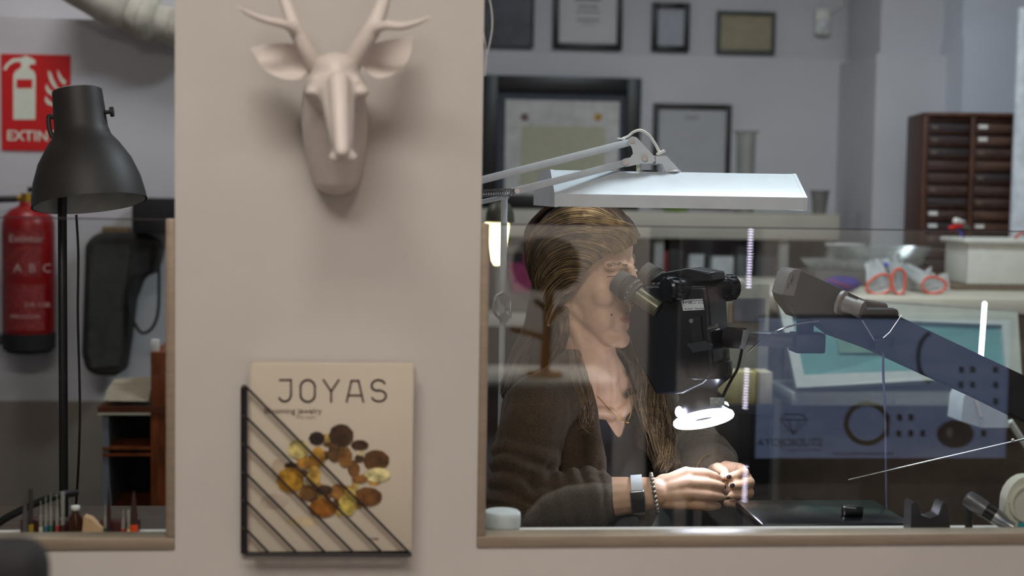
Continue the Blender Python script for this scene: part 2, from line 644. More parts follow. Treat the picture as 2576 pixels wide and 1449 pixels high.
for tip, root, mid, up in (((630, 122, -.07), (775, 168, -.11), (700, 150, -.10), 1), ((1040, 92, -.05), (918, 172, -.11), (985, 140, -.08), 1)):
    # leaf-shaped ear: a cupped grid
    e = MB()
    a, b, c = D(*root), D(*mid), D(*tip)
    path = smoothpath([a, b, c], 8)
    nrm = Vector((0, -1, 0))
    rows = []
    for i, p in enumerate(path):
        u = i / (len(path) - 1)
        w = 44 * k * math.sin(math.pi * (0.12 + 0.88 * u) ** 0.8) ** 0.8 if 0 < u < 1 else (16 * k if u == 0 else 0.002)
        tg = (path[min(i + 1, len(path) - 1)] - path[max(i - 1, 0)]).normalized()
        sd = tg.cross(nrm).normalized()
        row = []
        for j in range(9):
            v = (j - 4) / 4
            row.append(p + sd * (w * v) + nrm * (0.020 * (v * v - 0.4) * math.sin(math.pi * min(1, u + 0.15))))
        rows.append(row)
    n = len(rows)
    vs = [q for r_ in rows for q in r_] + [q - nrm * 0.006 for r_ in rows for q in r_]
    fs = []
    for i in range(n - 1):
        for j in range(8):
            A = i * 9 + j
            fs.append((A, A + 1, A + 10, A + 9))
            fs.append((A + n * 9 + 1, A + n * 9, A + n * 9 + 9, A + n * 9 + 10))
    for i in range(n - 1):
        fs.append((i * 9, (i + 1) * 9, (i + 1) * 9 + n * 9, i * 9 + n * 9))
        fs.append((i * 9 + 8, i * 9 + 8 + n * 9, (i + 1) * 9 + 8 + n * 9, (i + 1) * 9 + 8))
    e.add(vs, fs)
    e.build('ear', M_DEER, t, angle=80)

# wire rack
M_WIRE = mat('black_wire', (34, 28, 30), 0.5, 0.2, var=0.1)
yb, yf = -0.006, -0.045
t = thing('wire_rack', 'black wire wall rack with diagonal bars holding the book', 'rack', P(826, 1396, 0))
q = MB()
q.tube([P(618, 972, yf), P(618, 1394, yf)], 0.0026, 8)
q.build('upright', M_WIRE, t)
q = MB()
q.tube([P(610, 974, yb), P(610, 1392, yb)], 0.0026, 8)
q.build('upright', M_WIRE, t)
MB().tube([P(618, 1394, yf), P(1036, 1396, yf)], 0.0026, 8).build('rail', M_WIRE, t)
MB().tube([P(612, 1390, yb), P(1030, 1391, yb)], 0.0026, 8).build('rail', M_WIRE, t)
for (ya, xb) in ((972, 1033), (1048, 965), (1118, 893), (1190, 822), (1260, 750), (1330, 679)):
    MB().tube([P(618, ya, yf), P(xb, 1394, yf)], 0.0018, 8).build('diagonal_bar', M_WIRE, t)
    MB().tube([P(618, ya, yf), P(611, ya - 2, yb)], 0.0017, 6).build('spacer', M_WIRE, t)
    MB().tube([P(xb, 1394, yf), P(xb - 3, 1391, yb)], 0.0017, 6).build('spacer', M_WIRE, t)

# book standing in the rack
t = thing('book', 'tall cream jewellery book with a golden brooch on the cover', 'book', P(832, 1388, -0.02))
y0, y1 = -0.034, -0.008
A, B = P(628, 916, y0), P(1036, 1386, y0)
mc = mat('book_cover', (200, 188, 168), 0.4, var=0.03, scale=5)
MB().span((A.x, y0, B.z), (B.x, y0 + 0.003, A.z), 0.0008).build('front_cover', mc, t)
MB().span((A.x + 0.002, y0 + 0.003, B.z + 0.002), (B.x - 0.003, y1 - 0.003, A.z - 0.003)).build('page_block', M_PAPER, t)
MB().span((A.x, y1 - 0.003, B.z), (B.x, y1, A.z), 0.0008).build('back_cover', mc, t)
MB().span((A.x - 0.001, y0, B.z), (A.x + 0.002, y1, A.z), 0.0008).build('spine', mc, t)
inkm = mat('brown_ink', (84, 58, 56), 0.6, var=0.05)
yt = y0 - 0.0006


def stroke(mb, pts, w):
    """flat printed line"""
    pts = [P(a, b, yt) for a, b in pts]
    for i in range(len(pts) - 1):
        d = (pts[i + 1] - pts[i]).normalized()
        s_ = Vector((d.z, 0, -d.x)) * (w / 2)
        e = d * (w / 2) * 0.8
        mb.prism([pts[i] - e + s_, pts[i] - e - s_, pts[i + 1] + e - s_, pts[i + 1] + e + s_], (0, 0.0007, 0))


def arcp(cx, cy, rx, ry, a0, a1, n=10):
    return [(cx + rx * math.cos(math.radians(a0 + (a1 - a0) * i / n)), cy + ry * math.sin(math.radians(a0 + (a1 - a0) * i / n))) for i in range(n + 1)]


q = MB()
w = 5.2 * S(y0)
stroke(q, [(704, 956), (732, 956), (732, 990)] + arcp(716, 992, 16, 18, 0, 150, 8), w)
stroke(q, arcp(774, 974, 18, 18, 180, 360) + [(792, 993)] + arcp(774, 993, 18, 18, 0, 180) + [(756, 974)], w)
stroke(q, [(814, 956), (833, 985), (852, 956)], w)
stroke(q, [(833, 985), (833, 1011)], w)
stroke(q, [(872, 1011), (884, 958), (902, 958), (914, 1011)], w)
stroke(q, [(877, 995), (909, 995)], w)
stroke(q, arcp(952, 970, 17, 14, -20, -180, 8) + arcp(952, 972, 17, 11, 180, 90, 5) + arcp(953, 996, 18, 14, -90, 160, 10), w)
q.build('title_lettering', inkm, t, smooth=False)
text('Blooming jewelry', 0.0115, P(664, 1040, yt), inkm, t, 'subtitle_lettering')
text('New work', 0.0062, P(744, 1052, yt), mat('pale_ink', (160, 138, 128), 0.6), t, 'subtitle_lettering')
text('artesa', 0.0058, P(928, 1358, yt), inkm, t, 'imprint_lettering')
# printed brooch: a wreath of flat petals
rng = random.Random(3)
pet0 = []
for i in range(34):
    a_ = rng.uniform(0, 6.283)
    r_ = rng.uniform(48, 104)
    pet0.append(((842 + r_ * 1.12 * math.cos(a_), 1192 + r_ * 0.92 * math.sin(a_)), rng.uniform(7, 17), rng.uniform(6, 14), rng.choice([(120, 84, 40), (160, 116, 50), (92, 64, 32), (196, 168, 92), (176, 138, 70), (70, 50, 30), (206, 186, 140)])))
pet = pet0 + [((858, 1096), 31, 29, (66, 44, 24)), ((797, 1103), 20, 17, (52, 36, 24)), ((905, 1120), 22, 13, (70, 46, 26)), ((946, 1158), 33, 26, (92, 60, 26)),
       ((750, 1130), 26, 24, (214, 196, 120)), ((950, 1195), 32, 18, (226, 212, 150)), ((730, 1208), 34, 32, (190, 140, 40)), ((925, 1250), 36, 24, (110, 70, 30)),
       ((875, 1262), 22, 36, (196, 172, 84)), ((812, 1278), 36, 24, (150, 92, 26)), ((775, 1240), 22, 20, (110, 76, 34)), ((842, 1140), 18, 22, (92, 64, 32)),
       ((868, 1150), 18, 26, (128, 88, 40)), ((772, 1165), 26, 14, (168, 120, 44)), ((800, 1150), 18, 26, (180, 132, 50)), ((790, 1196), 16, 24, (202, 160, 70)),
       ((905, 1205), 20, 10, (140, 96, 44)), ((850, 1235), 18, 18, (150, 104, 48)), ((815, 1232), 22, 12, (70, 50, 30)), ((890, 1180), 15, 18, (120, 80, 36))]
for i, ((cx, cy), rx, ry, c) in enumerate(pet):
    a0 = rng.uniform(0, 360)
    pts = [P(cx + rx * (1 + 0.06 * math.sin(3 * j)) * math.cos(j * math.pi / 9), cy + ry * math.sin(j * math.pi / 9), yt - 0.00004 * i) for j in range(18)]
    MB().prism(pts, (0, 0.0005, 0)).build('printed_petal', mat('petal_print_%d' % i, c, 0.45, var=0.3, scale=90), t, smooth=False)
for cx, cy, rx, ry, c in ((690, 1262, 36, 20, (176, 160, 142)), (760, 1312, 40, 14, (196, 176, 140)), (700, 1180, 18, 26, (186, 168, 144))):
    pts = [P(cx + rx * math.cos(j * math.pi / 9), cy + ry * math.sin(j * math.pi / 9), yt + 0.0003) for j in range(18)]
    MB().prism(pts, (0, 0.0002, 0)).build('printed_shade', mat('soft_print_%d' % cx, c, 0.5, var=0.1), t, smooth=False)

# thin cable looped at the edge of the pillar
m = MB()
m.tube(smoothpath([P(1224, -30, 0.10), P(1236, 20, 0.10), P(1238, 70, 0.10), P(1230, 118, 0.10), P(1222, 150, 0.10), P(1219, 190, 0.10)], 6), 0.0013, 6)
m.tube(smoothpath([P(1216, 80, 0.105), P(1221, 110, 0.105), P(1224, 150, 0.105), P(1221, 190, 0.105)], 6), 0.0009, 6)
tag(m.build('thin_cable', M_WPLAST), 'thin pale cable looping beside the top of the pillar', 'cable')

# black chair back at the near lower left
t = thing('office_chair', 'black padded office chair close to the camera at lower left', 'chair', (-0.60, -0.62, 0.0))
yc = -0.62
xr_, zt_ = P(122, 1400, yc).x, P(60, 1352, yc).z
m = MB().box((xr_ - 0.22, yc, zt_ - 0.25), (0.44, 0.07, 0.50), 0.03, seg=4)
m.build('backrest', M_BLACKM, t)
MB().box((xr_ - 0.22, yc - 0.26, 0.47), (0.46, 0.46, 0.07), 0.03, seg=3).build('seat', M_BLACKM, t)
MB().tube([(xr_ - 0.22, yc + 0.02, zt_ - 0.4), (xr_ - 0.22, yc + 0.03, 0.46), (xr_ - 0.22, yc - 0.2, 0.42)], 0.016).build('back_bracket', M_BLACK, t)
MB().cyl((xr_ - 0.22, yc - 0.26, 0.06), (xr_ - 0.22, yc - 0.26, 0.44), 0.025).build('post', M_BLACK, t)
for i in range(5):
    a = i * 2 * math.pi / 5
    e = Vector((xr_ - 0.22 + 0.28 * math.cos(a), yc - 0.26 + 0.28 * math.sin(a), 0.05))
    lg = MB().tube([(xr_ - 0.22, yc - 0.26, 0.09), e + Vector((0, 0, 0.02))], [0.02, 0.014]).build('leg', M_BLACK, t)
    MB().cyl(e + Vector((-0.012, 0, -0.025)), e + Vector((0.012, 0, -0.025)), 0.025).build('castor', M_BLACK, lg)

# ================================================================== rear wall, right side: frames, sensor
def frame(name, px0, py0, px1, py1, bw, mcol, Y, label, face=None, mount=None, depth=0.022, group='frames on the rear wall', cat='picture frame'):
    a, b = P(px0, py0, Y), P(px1, py1, Y)
    s = bw * S(Y)
    t = thing(name, label, cat, ((a.x + b.x) / 2, Y, b.z), group)
    yb_, yf_ = Y, Y - depth
    MB().span((a.x, yf_, b.z), (a.x + s, yb_, a.z), 0.002).build('frame_side', mcol, t)
    MB().span((b.x - s, yf_, b.z), (b.x, yb_, a.z), 0.002).build('frame_side', mcol, t)
    MB().span((a.x + s, yf_, a.z - s), (b.x - s, yb_, a.z), 0.002).build('frame_rail', mcol, t)
    MB().span((a.x + s, yf_, b.z), (b.x - s, yb_, b.z + s), 0.002).build('frame_rail', mcol, t)
    MB().span((a.x + s * 0.9, yb_ - 0.010, b.z + s * 0.9), (b.x - s * 0.9, yb_ - 0.004, a.z - s * 0.9)).build('mount' if mount else 'sheet', mount or face or M_PAPER, t, smooth=False)
    return t, yb_ - 0.0108


YU = YB + 0.05
f1, _ = frame('picture_frame', 1150, -60, 1341, 122, 4, M_BLACK, YU, 'dark photograph in a thin black frame at top, next to the pillar', mat('dark_photo', (58, 60, 70), 0.4, var=0.5, scale=18, rgb2=(26, 28, 38)))
f2, y2 = frame('document_frame', 1393, -60, 1563, 127, 14, M_BLACK, YU, 'black frame with a white printed page in the top row', mat('white_sheet', (196, 194, 194), 0.5, var=0.02))
inkg = mat('grey_print', (128, 128, 132), 0.7, var=0.1)


def lines(t, rows, y, m=inkg):
    for (xa, xb, py, h) in rows:
        a, b = P(xa, py, y), P(xb, py + h, y)
        MB().span((a.x, y - 0.0004, b.z), (b.x, y, a.z)).build('printed_line', m, t, smooth=False)


lines(f2, [(1446, 1512, -6, 9), (1455, 1505, 14, 6), (1450, 1510, 28, 5), (1450, 1508, 47, 6), (1462, 1498, 60, 3)], y2)
f3, y3 = frame('document_frame', 1640, 7, 1731, 131, 14, M_BLACK, YU, 'small upright black frame with a pale page in the top row', mat('blue_white_sheet', (168, 171, 180), 0.5, var=0.04))
lines(f3, [(1662, 1710, 30 + 12 * i, 2) for i in range(7)], y3)
f4, y4 = frame('framed_plaque', 1802, 28, 1946, 138, 9, mat('green_grey_frame', (70, 78, 74), 0.5), YU, 'tan engraved plaque in a thin grey green frame in the top row', mat('tan_plaque', (158, 148, 122), 0.6, var=0.06, scale=60))
lines(f4, [(1818, 1930, 48 + 12 * i, 3) for i in range(7)], y4, mat('tan_ink', (128, 118, 94), 0.7))
YL = YB
f5, y5 = frame('diploma_frame', 1215, 190, 1603, 530, 36, M_BLACK, YL, 'wide black frame with a dark mount around a seal-stamped diploma', mount=mat('blue_black_mount', (66, 70, 80), 0.7), depth=0.035)
a, b = P(1272, 250, y5), P(1554, 500, y5)
MB().span((a.x, y5 - 0.001, b.z), (b.x, y5, a.z)).build('diploma_sheet', mat('diploma_paper', (196, 194, 192), 0.6), f5, smooth=False)
a, b = P(1310, 315, y5), P(1520, 470, y5)
MB().span((a.x, y5 - 0.0016, b.z), (b.x, y5 - 0.001, a.z)).build('diploma_field', mat('diploma_yellow', (178, 176, 152), 0.6, var=0.05, scale=60), f5, smooth=False)
for cx, c in ((1320, (128, 96, 92)), (1504, (190, 146, 62))):
    MB().cyl(P(cx, 295, y5 - 0.003), P(cx, 295, y5), 10 * S(YL)).build('seal', mat('seal_%d' % cx, c, 0.6, var=0.3, scale=200), f5)
lines(f5, [(1365, 1460, 293, 3), (1350, 1475, 305, 2)] + [(1330, 1500, 330 + 15 * i, 3) for i in range(6)], y5 - 0.0016, mat('diploma_ink', (152, 150, 130), 0.7))
f6, y6 = frame('document_frame', 1643, 260, 1832, 520, 13, mat('brown_black_frame', (38, 31, 30), 0.5), YL, 'thin brown black frame with a certificate behind the white lamp', mat('certificate_sheet', (172, 172, 176), 0.6, var=0.02), depth=0.02)
lines(f6, [(1722, 1758, 290, 12)] + [(1690, 1790, 325 + 11 * i, 2) for i in range(9)], y6, mat('certificate_ink', (152, 152, 156), 0.7))

t = thing('motion_sensor', 'small white motion sensor on the wall beside the pier', 'sensor', P(2068, 90, YU))
c = P(2068, 55, YU - 0.02)
MB().box(c, (0.055, 0.04, 0.095), 0.012, seg=4).build('housing', M_WPLAST, t)
MB().ell(c + Vector((0, -0.015, -0.012)), (0.022, 0.014, 0.028)).build('lens', mat('sensor_lens', (210, 212, 216), 0.15), t)
MB().tube([c + Vector((0.028, 0.01, 0.03)), c + Vector((0.075, 0.015, 0.055)), c + Vector((0.078, 0.018, 0.4))], 0.004).build('cable', M_WPLAST, t)

# ================================================================== rear left: sign, extinguisher, pipe
t = thing('fire_extinguisher_sign', 'red fire extinguisher sign with white symbol on the rear wall', 'sign', P(90, 380, YBL))
ys = YBL - 0.004
a, b = P(2, 135, ys), P(178, 381, ys)
MB().span((a.x, ys, b.z), (b.x, YBL, a.z)).build('panel', mat('sign_red', (196, 24, 28), 0.5, var=0.03), t, smooth=False)
signw = mat('sign_white', (216, 220, 205), 0.55, var=0.03)
kx = lambda x, y: P(x * 450 / 1164.0, y * 450 / 1164.0, ys - 0.0006)
for nm, pts in (('cylinder_symbol', [(86, 490), (100, 462), (128, 445), (140, 430), (135, 410), (132, 378), (168, 362), (210, 380), (232, 395), (228, 420), (200, 418), (186, 432), (196, 448), (220, 462), (232, 490), (230, 778), (86, 778)]),
                ('hose_symbol', [(132, 376), (80, 382), (40, 415), (22, 448), (36, 460), (60, 425), (95, 404), (134, 402)]),
                ('flame_symbol', [(312, 458), (316, 500), (330, 540), (352, 572), (392, 590), (370, 560), (350, 520), (330, 470)]),
                ('flame_symbol', [(372, 450), (378, 500), (396, 535), (420, 556), (432, 530), (405, 505), (385, 470)]),
                ('flame_symbol', [(302, 545), (296, 575), (310, 605), (340, 622), (380, 618), (345, 600), (318, 575)]),
                ('flame_symbol', [(295, 625), (292, 655), (310, 680), (345, 690), (380, 680), (330, 665)])):
    MB().prism([kx(*q) for q in pts], (0, 0.0005, 0)).build(nm, signw, t, smooth=False)
MB().prism([kx(*q) - Vector((0, 0.0006, 0)) for q in ((108, 516), (210, 516), (210, 574), (108, 574))], (0, 0.0005, 0)).build('symbol_label', MATS['sign_red'], t, smooth=False)
text('EXTINTOR', 0.0415, kx(42, 912), signw, t, offset=0.0008, spacing=1.02)

t = thing('fire_extinguisher', 'red fire extinguisher hung on the wall under the sign', 'fire extinguisher', P(72, 885, YBL - 0.10))
ye = YBL - 0.10
ke = S(ye)
cx = P(72, 700, ye).x
z_ = lambda y: P(72, y, ye).z
rr = 62 * ke
MB().lathe([(rr * 0.94, z_(842)), (rr, z_(836)), (rr, z_(565)), (rr * 0.93, z_(545)), (rr * 0.7, z_(528)), (rr * 0.36, z_(518)), (rr * 0.3, z_(508))], (cx, ye, 0), seg=36).build('cylinder', M_RED, t)
MB().lathe([(rr * 0.8, z_(886)), (rr * 1.0, z_(876)), (rr * 1.02, z_(836)), (rr * 0.9, z_(835))], (cx, ye, 0), seg=36).build('base_cap', M_BLACKM, t)
v = MB().cyl((cx, ye, z_(512)), (cx, ye, z_(486)), 0.02).build('valve', M_BRASS, t)
MB().cyl((cx - 0.03, ye, z_(500)), (cx - 0.01, ye, z_(500)), 0.009).build('gauge', M_BRASS, v)
MB().tube([(cx + 0.0, ye, z_(478)), (cx + 0.05, ye, z_(470)), (cx + 0.07, ye, z_(478))], 0.008).build('handle', M_BLACK, t)
MB().tube(smoothpath([(cx - 0.03, ye, z_(500)), (cx - 0.10, ye - 0.01, z_(512)), (cx - 0.15, ye, z_(590)), (cx - 0.11, ye, z_(800)), (cx - 0.07, ye - 0.02, z_(862))], 8), 0.010).build('hose', M_BLACK, t)
# printed label wrapped around the front
lab = MB()
for (y0_, y1_, a0, a1) in ((578, 612, -60, 50), (618, 690, -55, 42), (712, 826, -62, 50)):
    n = 14
    vs = []
    for i in range(n + 1):
        a_ = math.radians(-90 + a0 + (a1 - a0) * i / n)
        for yy in (y0_, y1_):
            vs.append((cx + (rr + 0.0006) * math.cos(a_), ye + (rr + 0.0006) * math.sin(a_), z_(yy)))
    lab.add(vs, [(2 * i, 2 * i + 1, 2 * i + 3, 2 * i + 2) for i in range(n)])
lab.build('label', mat('extinguisher_label', (116, 18, 21), 0.5, var=0.2, scale=120, rgb2=(146, 52, 52)), t)
pl = mat('pale_print', (196, 160, 158), 0.6)
for (w_, size, px, py) in (('Extintor', 0.028, 22, 608), ('A  B  C', 0.034, 34, 684), ('21A 113B', 0.018, 60, 772), ('PRECAUCION', 0.013, 26, 800)):
    p = P(px, py, ye - rr - 0.002)
    text(w_, size, p, pl, t, 'label_lettering')

# lagged pipe under the ceiling
m = MB()
pp = smoothpath([P(150, -70, YBL - 0.14), P(230, -15, YBL - 0.12), P(300, 22, YBL - 0.1), P(360, 45, YBL - 0.1), P(420, 62, YBL - 0.1), P(520, 80, YBL - 0.1)], 8)
rad = [0.058 + 0.007 * math.sin(i * 0.55) * (1 if i > 16 else 0.3) for i in range(len(pp))]
m.tube(pp, rad, 18)
for i in range(18, len(pp), 5):
    m.torus(pp[i], pp[min(i + 1, len(pp) - 1)] - pp[i - 1], rad[i] * 0.985, 0.003, 24, 8)
tag(m.build('lagged_pipe', mat('pipe_lagging', (186, 182, 170), 0.9, var=0.12, scale=20, bump=0.5, bscale=60)), 'lumpy pale lagged pipe slanting under the ceiling, top left', 'pipe')

# dark padded bag and box on the left wall
yb_ = YBL - 0.12
t = thing('backpack', 'dark grey padded backpack hanging behind the left window', 'backpack', P(290, 950, yb_))
m = MB()
o_ = [(212, 620), (222, 600), (245, 588), (290, 586), (352, 590), (390, 604), (400, 640), (385, 690), (352, 700), (330, 760), (318, 860), (305, 940), (285, 948), (235, 946), (212, 930), (203, 890)]
m.prism([P(x_, y_, yb_ - 0.04) for x_, y_ in o_], (0, 0.12, 0))
bg = m.build('body', mat('charcoal_cloth', (44, 43, 42), 0.9, var=0.15, bump=0.3, bscale=300), t, angle=60)
bv = bg.modifiers.new('b', 'BEVEL')
bv.width, bv.segments = 0.02, 3
MB().tube(smoothpath([P(340, 690, yb_ - 0.05), P(322, 735, yb_ - 0.05), P(330, 790, yb_ - 0.05), P(345, 825, yb_ - 0.05), P(362, 838, yb_ - 0.05), P(385, 822, yb_ - 0.05), P(398, 780, yb_ - 0.05), P(400, 700, yb_ - 0.05), P(398, 610, yb_ - 0.05)], 8), 0.009, 8, flat=0.5).build('strap', M_BLACKM, t)
m = MB()
m.prism([P(x_, y_, yb_ - 0.045) for x_, y_ in [(226, 640), (240, 616), (330, 614), (318, 700), (300, 920), (232, 926), (222, 890)]], (0, 0.02, 0))
m.build('pocket', mat('charcoal_cloth_pocket', (58, 57, 54), 0.9, var=0.15, bump=0.3, bscale=300), t)
a, b = P(331, 498, YBL - 0.2), P(470, 584, YBL)
tag(MB().span((a.x, YBL - 0.2, b.z), (b.x, YBL, a.z), 0.006).build('storage_case', M_BLACKM), 'flat black case on the wall above the backpack', 'case')
a, b = P(258, 570, YBL - 0.02), P(330, 590, YBL)
tag(MB().span((a.x, YBL - 0.03, b.z), (b.x, YBL, a.z), 0.003).build('coat_rail', mat('tan_wood', (132, 110, 80), 0.6)), 'short tan wooden rail behind the backpack', 'rail')

# wooden shelf cabinet low on the left
yk = 1.55
a, b = P(258, 1010, yk), P(402, 1345, yk)
t = thing('shelf_cabinet', 'brown wooden shelf cabinet seen low through the left window', 'cabinet', ((a.x + b.x) / 2, yk, 0))
mk = mat('red_brown_wood', (92, 46, 24), 0.45, var=0.3, scale=5, stretch=(2, 12, 12))
mo = mat('orange_brown_wood', (128, 62, 24), 0.45, var=0.3, scale=5, stretch=(12, 12, 2))
bx2 = P(430, 1100, yk).x
MB().span((a.x, yk, 0), (a.x + 0.014, yk + 0.3, P(260, 1035, yk).z)).build('side', mat('grey_edge', (120, 124, 134), 0.5), t)
MB().span((P(380, 1000, yk).x, yk - 0.004, 0), (bx2, yk + 0.3, P(380, 886, yk).z)).build("side", mo, t)
MB().span((a.x - 0.01, yk - 0.01, P(260, 1038, yk).z), (bx2, yk + 0.3, P(260, 1022, yk).z)).build('top', mk, t)
MB().span((a.x - 0.01, yk - 0.012, P(260, 1042, yk).z), (P(380, 1042, yk).x, yk - 0.002, P(260, 1037, yk).z)).build('top_edge', M_CREAM, t)
MB().span((a.x + 0.014, yk + 0.28, 0), (bx2, yk + 0.3, P(260, 1038, yk).z)).build('back_panel', mat('dark_red_brown', (58, 34, 26), 0.6), t)
for yy in (1124, 1140, 1282, 1400):
    MB().span((a.x, yk - 0.006, P(260, yy + 6, yk).z), (P(384, yy, yk).x, yk + 0.28, P(260, yy, yk).z)).build('shelf', mo, t)
tag(MB().prism([P(262, 1008, yk), P(285, 975, yk + 0.1), P(374, 968, yk + 0.2), P(374, 1010, yk)], (0, 0.02, 0.020)).build('paper_stack', mat('tan_paper', (164, 150, 130), 0.8)), 'slanted tan papers lying on the brown shelf cabinet', 'papers')
tag(MB().span(P(379, 885.5, yk + 0.02), P(402, 853, yk + 0.04), 0.001).build('paper_card', M_PAPER), 'small white card standing above the brown shelf cabinet', 'card')

# ================================================================== work lamp behind the left window
yl = 0.42
t = thing('work_lamp', 'dark grey dome work lamp on a black post, left window', 'lamp', (P(158, 1250, yl + 0.05).x, yl + 0.05, 0.70))
kl = S(yl)
ax = (P(185, 228, yl) - P(228, 520, yl)).normalized()
M_LAMP = mat('charcoal_lamp_enamel', (38, 35, 33), 0.55, var=0.05)
c0 = P(226, 512, yl)
tilt = Vector((ax.x, 0.16, ax.z)).normalized()
L = 275 * kl
prof = [(138, 0), (136, 18), (128, 60), (112, 105), (88, 145), (70, 168), (64, 190), (62, 240), (60, 282), (50, 287), (0.01, 289)]
inn = [(0.01, 270), (52, 262), (56, 190), (82, 142), (106, 100), (122, 56), (130, 14), (134, 0)]
MB().lathe([(r * kl, h * kl) for r, h in prof], c0, tilt, 48, caps=False).build('shade', M_LAMP, t)
MB().lathe([(r * kl, h * kl) for r, h in inn], c0, tilt, 48, caps=False).build('shade_lining', mat('grey_lamp_lining', (170, 172, 170), 0.5), t)
xv, yv, zv = basis(tilt)
right = Vector((1, 0, 0)) - tilt * tilt.x
right.normalize()
kp = c0 + tilt * (222 * kl)
kb = MB().cyl(kp + right * 60 * kl, kp + right * 80 * kl, 0.0035, seg=14).build('tilt_screw', M_LAMP, t)
MB().cyl(kp + right * 74 * kl, kp + right * 82 * kl, 0.009, seg=14).build('wing_knob', M_LAMP, kb)
MB().tube(smoothpath([kp - right * 60 * kl, kp - right * 74 * kl + tilt * 0.004, kp - right * 76 * kl - tilt * 0.02, kp - right * 66 * kl - tilt * 0.04], 5), 0.004).build('yoke', M_LAMP, t)
xp = P(158, 800, yl + 0.05).x
MB().tube([(xp, yl + 0.05, 0.71), (xp, yl + 0.05, P(158, 470, yl + 0.05).z), c0 + tilt * 0.05 + Vector((0, 0.07, 0))], 0.0078, 12).build('post', M_BLACK, t)
MB().lathe([(0.085, 0.70), (0.085, 0.712), (0.07, 0.72), (0.012, 0.724)], (xp, yl + 0.05, 0), seg=32).build('base', M_BLACK, t)
MB().tube(smoothpath([P(192, 540, yl), P(197, 640, yl), P(196, 800, yl), P(201, 1000, yl), P(199, 1130, yl), P(192, 1260, yl + 0.02), P(184, 1325, yl + 0.04)], 6), 0.0022, 6).build('cord', M_BLACK, t)

# bench under it, and the main bench, both behind the partition
MW = mat('bench_wood', (72, 58, 47), 0.55, var=0.15, scale=5, stretch=(2, 12, 12))


def bench(name, x0, x1, y0, y1, zt, label):
    t = thing(name, label, 'workbench', ((x0 + x1) / 2, (y0 + y1) / 2, 0))
    MB().span((x0, y0, zt - 0.035), (x1, y1, zt), 0.004).build('bench_top', MW, t)
    for x in (x0 + 0.03, x1 - 0.03):
        for y in (y0 + 0.03, y1 - 0.03):
            MB().box((x, y, (zt - 0.035) / 2), (0.05, 0.05, zt - 0.035), 0.003).build('leg', MW, t)
    return t


bench('workbench', -1.15, -0.25, TH + 0.01, 0.75, 0.70, 'wooden side bench carrying the black work lamp')
bench('workbench', 0.05, 1.68, TH + 0.01, 0.42, 0.70, 'wooden jeweller bench in front of the seated woman')

# ------------------------------------------------------------------ small tools on the left sill
yS = 0.085
ZS = Z_SILL
ks = S(yS)
gl = clear_mat('vial_glass', base=0.06, body=0.40, body_rgb=(176, 172, 160))


def sx(px):
    return P(px, 1340, yS).x


def sz(py):
    return P(200, py, yS).z


def stick(px, top, w, tip, mname, rgb, label, base_rgb=None, dy=0.0, rough=0.5, cat='tool'):
    x = sx(px)
    zt = sz(top)
    r = w * ks / 2
    t = thing('bench_tool', label, cat, (x, yS + dy, ZS), 'tools on the left sill')
    h = zt - ZS
    if tip == 'point':
        pr = [(r * 0.9, 0), (r, h * 0.15), (r, h * 0.45), (r * 0.55, h * 0.8), (0.0006, h)]
    elif tip == 'flat':
        pr = [(r, 0), (r, h * 0.98), (r * 0.8, h)]
    else:
        pr = [(r, 0), (r, h * 0.5), (r * 0.6, h * 0.62), (r * 0.35, h * 0.7), (r * 0.3, h)]
    MB().lathe([(a_, ZS + b_) for a_, b_ in pr], (x, yS + dy, 0), seg=16).build('body', rgb if not isinstance(rgb, tuple) else mat(mname, rgb, rough), t)
    if base_rgb:
        MB().lathe([(r * 1.12, ZS), (r * 1.12, ZS + h * 0.22), (r * 1.02, ZS + h * 0.24)], (x, yS + dy, 0), seg=16).build('grip', mat(mname + '_grip', base_rgb, 0.5), t)
    return t


stick(64, 1240, 14, 'point', 'steel_grey', (84, 80, 78), 'grey pointed graver at the far left of the sill')
stick(78, 1228, 11, 'flat', 'brown_file', (52, 40, 38), 'dark flat file with a yellow grip on the left sill', (150, 122, 30))
stick(103, 1260, 9, 'drop', 'vial_a', gl, 'glass dropper with a white bulb on the left sill', (190, 184, 168))
stick(116, 1248, 9, 'drop', 'vial_b', gl, 'glass dropper with a blue bulb on the left sill', (50, 92, 108))
stick(128, 1240, 9, 'drop', 'vial_c', gl, 'glass dropper with a green bulb on the left sill', (34, 92, 78))
stick(144, 1245, 9, 'drop', 'vial_d', gl, 'glass dropper with a red bulb on the left sill', (150, 44, 26))
stick(158, 1236, 10, 'flat', 'vial_e', gl, 'straight glass tube with a dark red foot on the left sill', (70, 18, 18))
stick(265, 1270, 9, 'drop', 'vial_f', gl, 'glass dropper with a teal bulb beside the beige card', (28, 70, 70))
stick(274, 1225, 10, 'point', 'dark_red_handle', (54, 24, 24), 'slim dark red scriber beside the beige card')
stick(310, 1282, 10, 'drop', 'vial_g', gl, 'glass dropper with a bright red bulb at the sill end', (160, 26, 18))
stick(324, 1284, 9, 'flat', 'vial_h', gl, 'glass tube with a cream foot at the sill end', (206, 196, 140))
stick(337, 1235, 18, 'point', 'graver_wood', (66, 40, 34), 'pointed brown tool with an orange grip on the sill', (214, 70, 14))

